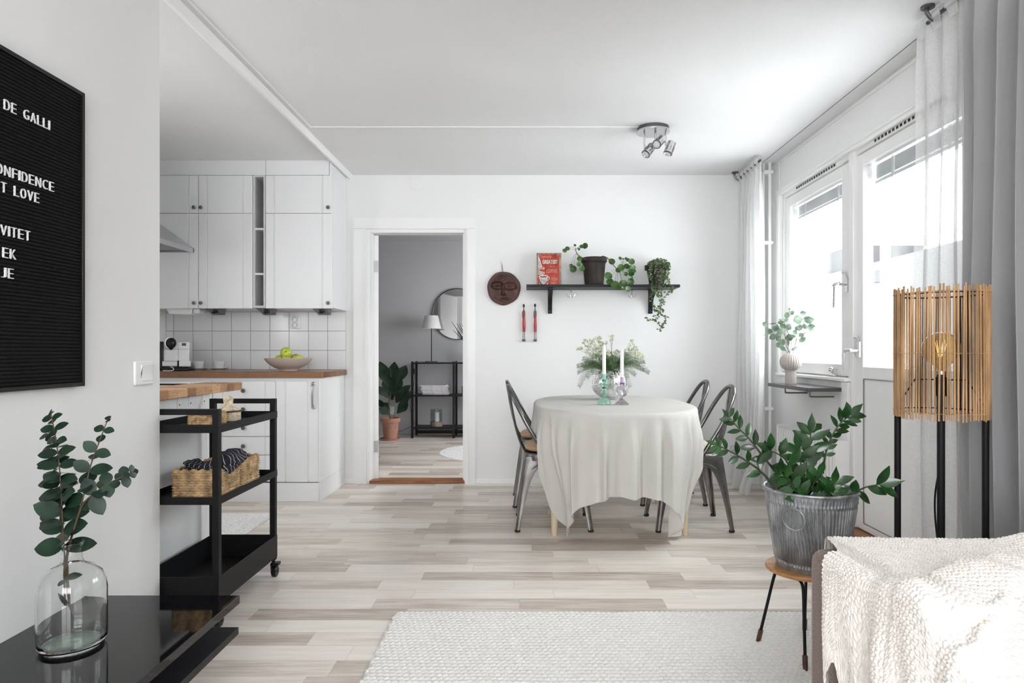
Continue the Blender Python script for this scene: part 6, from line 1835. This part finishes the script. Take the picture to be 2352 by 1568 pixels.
def bucket():
    t = thing('zinc_bucket', 'ribbed galvanised zinc bucket with ring handle standing on the stool', 'bucket', (BX, BY, BZ))
    hh = .268; R0, R1 = .112, .152; n = 1200; NZ = 60; b = MB()
    fa = atan2(-BY, -BX)-.34      # direction in which the ring handle faces
    def fn(i, j):
        f = i/(NZ-1); z = hh*f; r = R0+(R1-R0)*f; a = 2*pi*j/n
        da = (a-fa+pi) % (2*pi)-pi
        rib = .0
        if .075 < f < .835:
            # slanting ribs meeting in a V below the handle
            q = da*(1 + .55*f*(abs(da) < 1.4)*(1-abs(da)/1.4))
            rib = .0030*sin(da*80 + (f-.08)*16*(1 if da > 0 else -1)*max(0,1-abs(da)/1.2))*sm(.075,.10,f)*(1-sm(.815,.835,f))
            if abs(da) < .012: rib = .0015
        elif .86 < f < .94: rib = .0014*sin(da*80)
        for c in (.055, .068, .845, .855, .865): rib += .0022*exp(-((f-c)/.0035)**2)
        return (BX+(r+rib)*cos(a), BY+(r+rib)*sin(a), BZ+z)
    b.grid(NZ, n, fn, True)
    b.lathe([(.0005,.0),(R0-.002,.0),(R0,.0)], (BX,BY,BZ), 90)
    b.lathe([(R1-.003,hh),(R0+.008,.03),(.0005,.03)], (BX,BY,BZ), 90)
    b.build('body', ZINC, t, sharp=180)
    MB().lathe([(R1+.001+.0052*cos(q), hh+.0052*sin(q)) for q in [2*pi*k/10 for k in range(10)]], (BX,BY,BZ), 90, closed=True).build('rolled_rim', ZINC, t)
    d = Vector((cos(fa), sin(fa), 0)); sd = Vector((-sin(fa), cos(fa), 0))
    rc = Vector((BX,BY,BZ)) + d*(R0+(R1-R0)*.74+.010) + Vector((0,0,hh*.70)); slope = Vector((0,0,1))+d*.15; slope.normalize()
    rg = MB(); pts = [rc + sd*(.037*cos(2*pi*k/40)) + slope*(.037*sin(2*pi*k/40)) for k in range(41)]
    rg.tube(pts, .0027, 8, cap=False); rg.build('ring_handle', ZINC, t, sharp=180)
    l = MB(); c = rc + slope*.040 - d*.006; l.tube([c-sd*.012, c+sd*.012], .0050, 10); l.build('handle_lug', ZINC, t)
bucket()
def zz_plant():
    t = thing('zz_plant', 'dark green glossy-leaved plant with arching stems in the zinc bucket', 'plant', (BX, BY, BZ+.2))
    MB().cyl((BX,BY,0), .132, BZ+.19, BZ+.205, 40).build('soil', SOIL, t)
    r = random.Random(3); lf = MB()
    P = lambda x, y, Yq: at(1620+x/2.278, 880+y/2.278, Yq)
    soil = lambda x, Yq: Vector((at(1620+x/2.278, 0, Yq).x, Yq, BZ+.20))
    def stem(pts, Ys, n, L0, L1, t0=.2, rad=.0035, dirs=None, W=.40, up=.3, spread=1.0):
        q = [P(x, y, Ys[0]+(Ys[1]-Ys[0])*i/(len(pts)-1)) for i, (x, y) in enumerate(pts)]
        s0 = soil(pts[0][0], Ys[0]); s0 = Vector((BX,BY,BZ+.2)).lerp(s0, .8)
        path = spline([s0]+q, 6); MB().tube(path, [rad*(1.5-1.0*i/len(path)) for i in range(len(path))], 8).build('stem', STEMD, t, sharp=180)
        for k in range(n):
            f = k/(n-1); p, d = along(path, t0+(1-t0)*f*.99)
            side = d.cross(Vector((0,-1,0))).normalized(); L = L0*(1-f)+L1*f
            for s in (-1, 1):
                if r.random() < .08: continue
                dd = (side*s*spread*r.uniform(.8,1.1) + d*r.uniform(.5,.9) + Vector((0,r.uniform(-.5,.3),0))).normalized()
                lf.leaf(p+d*(.004*s), dd, Vector((r.uniform(-.5,.5),-1,up+r.uniform(-.1,.5))), L*r.uniform(.85,1.15), L*W, .22, r.uniform(0,.25), (.10,.50,.86,1,.96,.78,.45,.04))
        p, d = along(path, .999); lf.leaf(p, d, Vector((0,-1,.4)), L1*1.1, L1*W, .2, .1, (.08,.42,.82,1,.9,.6,.28,.02))
    stem([(390,500),(300,380),(230,290),(170,230),(130,182)], (2.28,2.34), 6, 0.057, 0.041, .38, W=.46)
    stem([(355,545),(290,460),(190,390),(100,340),(60,322)], (2.22,2.22), 6, 0.055, 0.038, .40, W=.46)
    stem([(480,590),(460,500),(420,400),(345,352)], (2.21,2.17), 5, 0.081, 0.060, .30, W=.46)
    stem([(520,580),(535,450),(545,340),(552,262)], (2.27,2.27), 6, 0.081, 0.066, .28, W=.46)
    stem([(500,590),(505,500),(500,420),(490,350)], (2.24,2.22), 5, 0.081, 0.066, .25, W=.46)
    stem([(520,600),(560,540),(590,480)], (2.21,2.18), 4, 0.069, 0.054, .3, W=.46)
    stem([(610,575),(618,440),(640,330),(690,230),(755,168)], (2.30,2.30), 9, 0.034, 0.060, .50, W=.44)
    stem([(680,610),(740,585),(800,560),(850,540),(905,530)], (2.20,2.14), 4, 0.063, 0.072, .30, W=.46)
    stem([(500,600),(470,560),(430,500),(395,470)], (2.18,2.14), 4, 0.063, 0.054, .3, W=.44)
    stem([(540,600),(600,580),(640,560)], (2.17,2.15), 4, 0.069, 0.060, .3, W=.46)
    stem([(640,600),(660,570),(670,530)], (2.16,2.14), 4, 0.075, 0.060, .3, W=.46)
    lf.build('foliage', L_ZZ, t, sharp=180)
zz_plant()

# ------------------------------------------------------------ sofa and knitted throw
def sofa():
    t = thing('sofa', 'brown woven fabric sofa at the lower right, its armrest under the knitted throw', 'sofa', (1.1, .9, 0))
    x0 = .650
    MB().box(x0, 1.50, 1.22, 1.512, .06, .590).build('armrest', SOFAB, t, bevel=.028, segs=4)
    MB().box(x0+.012, 1.50, -.6, 1.19, .10, .30).build('seat_base', SOFAB, t, bevel=.015, segs=3)
    MB().box(x0+.010, 1.28, .35, 1.188, .300, .440).build('seat_cushion', SOFAB, t, bevel=.035, segs=4)
    MB().box(x0+.010, 1.28, -.55, .347, .300, .440).build('seat_cushion', SOFAB, t, bevel=.035, segs=4)
    MB().box(1.28, 1.50, -.6, 1.188, .30, .80).build('backrest', SOFAB, t, bevel=.04, segs=4)
    for x, y in ((.70,1.45),(1.44,1.45),(.70,-.5),(1.44,-.5)): MB().cyl((x,y,0), .018, .012 if y > 1 and x < 1.7 else 0, .06 if y > 1 else .10, 14).build('leg', DARKTIP, t)
sofa()
def throw():
    t = thing('knitted_throw', 'chunky cream knitted throw draped over the brown sofa armrest', 'blanket', (1.0, 1.3, .6))
    X0 = .628
    NUx, NVy = 560, 400
    # ridges measured in the photo, carried to the plan of the armrest: (x,y) polylines, height, width, one-sidedness
    def pl(px, py, z=.64): 
        Y = (H-z)*F/(py-CY); return ((px-CX)*Y/F, Y)
    rid = [([pl(2330,1245),pl(2240,1285),pl(2150,1330),pl(2080,1372),(.62,1.09)], .020, .030, 1),
           ([(.60,1.215),pl(2000,1385,.62),pl(2090,1378),pl(2170,1395),pl(2215,1413)], .026, .030, 1),
           ([pl(2352,1290),pl(2300,1375),pl(2260,1420),pl(2200,1480),pl(2120,1540,.6)], .022, .040, -1),
           ([pl(2352,1410,.6),pl(2270,1480,.6),pl(2180,1568,.6)], .014, .04, 1)]
    R_ = []
    for pts, h, w, sd in rid:
        R_.append(([Vector((a, b_)) for a, b_ in pts], h, w, sd))
    def ridge(x, y):
        p = Vector((x, y)); s = 0
        for pts, h, w, sd in R_:
            best = 9; sg = 1; along_ = 0
            for i in range(len(pts)-1):
                a, c = pts[i], pts[i+1]; d = c-a; tt = max(0, min(1, (p-a).dot(d)/d.dot(d))); q = a+d*tt; D = (p-q).length
                if D < best:
                    best = D; cr = d.x*(p-a).y-d.y*(p-a).x; sg = 1 if cr > 0 else -1; ends = (i+tt)/(len(pts)-1)
            fd = sm(0,.12,ends)*(1-sm(.9,1,ends)) if sd != 9 else 1
            if sg*sd > 0: s += h*exp(-(best/(w*2.6))**2)*fd
            else: s += h*exp(-(best/(w*.28))**2)*fd
        return s
    def base(x, y):
        arm = .612; seat = .49
        f = 1-sm(.62, 1.16, y)
        z = arm*(1-f)+seat*f
        if y > 1.50: z -= (y-1.50)**2*60
        z += .010*sm(1.0, 1.5, x)
        z += .012*sin(3.1*x+5*y)*.6
        if x > 1.06: z += .03*sm(1.06,1.25,x)*sm(1.2,1.4,y)
        return z
    LD = .44
    def hem(y):
        return .34 + .07*sin((y-1.0)*9) - .16*exp(-((y-1.300)/.028)**2)
    pts_ = []
    y0, y1 = .80, 1.475
    def surf(u, v):
        ye = 1.375 + .168*sm(.33, .375, u)
        y = y0+(ye-y0)*v
        if u >= .33:
            x = X0+.022 + (u-.33)/.67*.86
            return Vector((x, y, base(x, y)+ridge(x, y)))
        f = (.33-u)/.33        # 0 at the edge, 1 at the hem
        zt = base(X0+.022, y)+ridge(X0+.022, y)
        L = hem(y)*f
        ra = .022
        if L < ra*pi/2:
            a = L/ra; x = X0+.022-ra*sin(a); z = zt-ra*(1-cos(a))
        else: x = X0; z = zt-ra-(L-ra*pi/2)
        fold = sm(.02,.16,L)*(.009*sin(34*y+1.2)+.007*sin(61*y+2.0*L*5)+.008) + .010*ridge(X0+.03,y)*20
        yy = y
        if y > 1.36: yy = y + .0*L
        # the far edge hangs slightly inwards, towards the viewer
        yy = y + .008*sin(14*L+1)*sm(1.30,1.42,y)
        return Vector((min(x - fold, X0+.018), yy, z))
    cols = []
    grid = []
    for i in range(NUx):
        row = []
        for j in range(NVy):
            row.append(surf(i/(NUx-1), j/(NVy-1)))
        grid.append(row)
    vs_ = []
    for i in range(NUx):
        for j in range(NVy):
            p = grid[i][j]
            du = grid[min(i+1,NUx-1)][j]-grid[max(i-1,0)][j]; dv = grid[i][min(j+1,NVy-1)]-grid[i][max(j-1,0)]
            nn = du.cross(dv)
            nn = nn.normalized() if nn.length > 1e-9 else Vector((0,0,1))
            # stitch coordinates: columns run along the armrest, rows across it
            u = i/(NUx-1); s_ = (u-.33)/.67*.86 if u >= .33 else -(.33-u)/.33*hem(y0+(y1-y0)*j/(NVy-1))
            w_ = y0+(y1-y0)*j/(NVy-1)
            g = braid(w_*1.0 + .25*s_ + 3, s_ - .12*w_ + 3 + .004*sin(w_*22), .0155, .0125)
            vs_.append(p + nn*((.0065 if u >= .33 else .0050)*g))
    b = MB(); fs = []
    for i in range(NUx-1):
        for j in range(NVy-1): fs.append((i*NVy+j, (i+1)*NVy+j, (i+1)*NVy+j+1, i*NVy+j+1))
    b.add(vs_, fs)
    b.build('knit', KNIT, t, sharp=180)
throw()
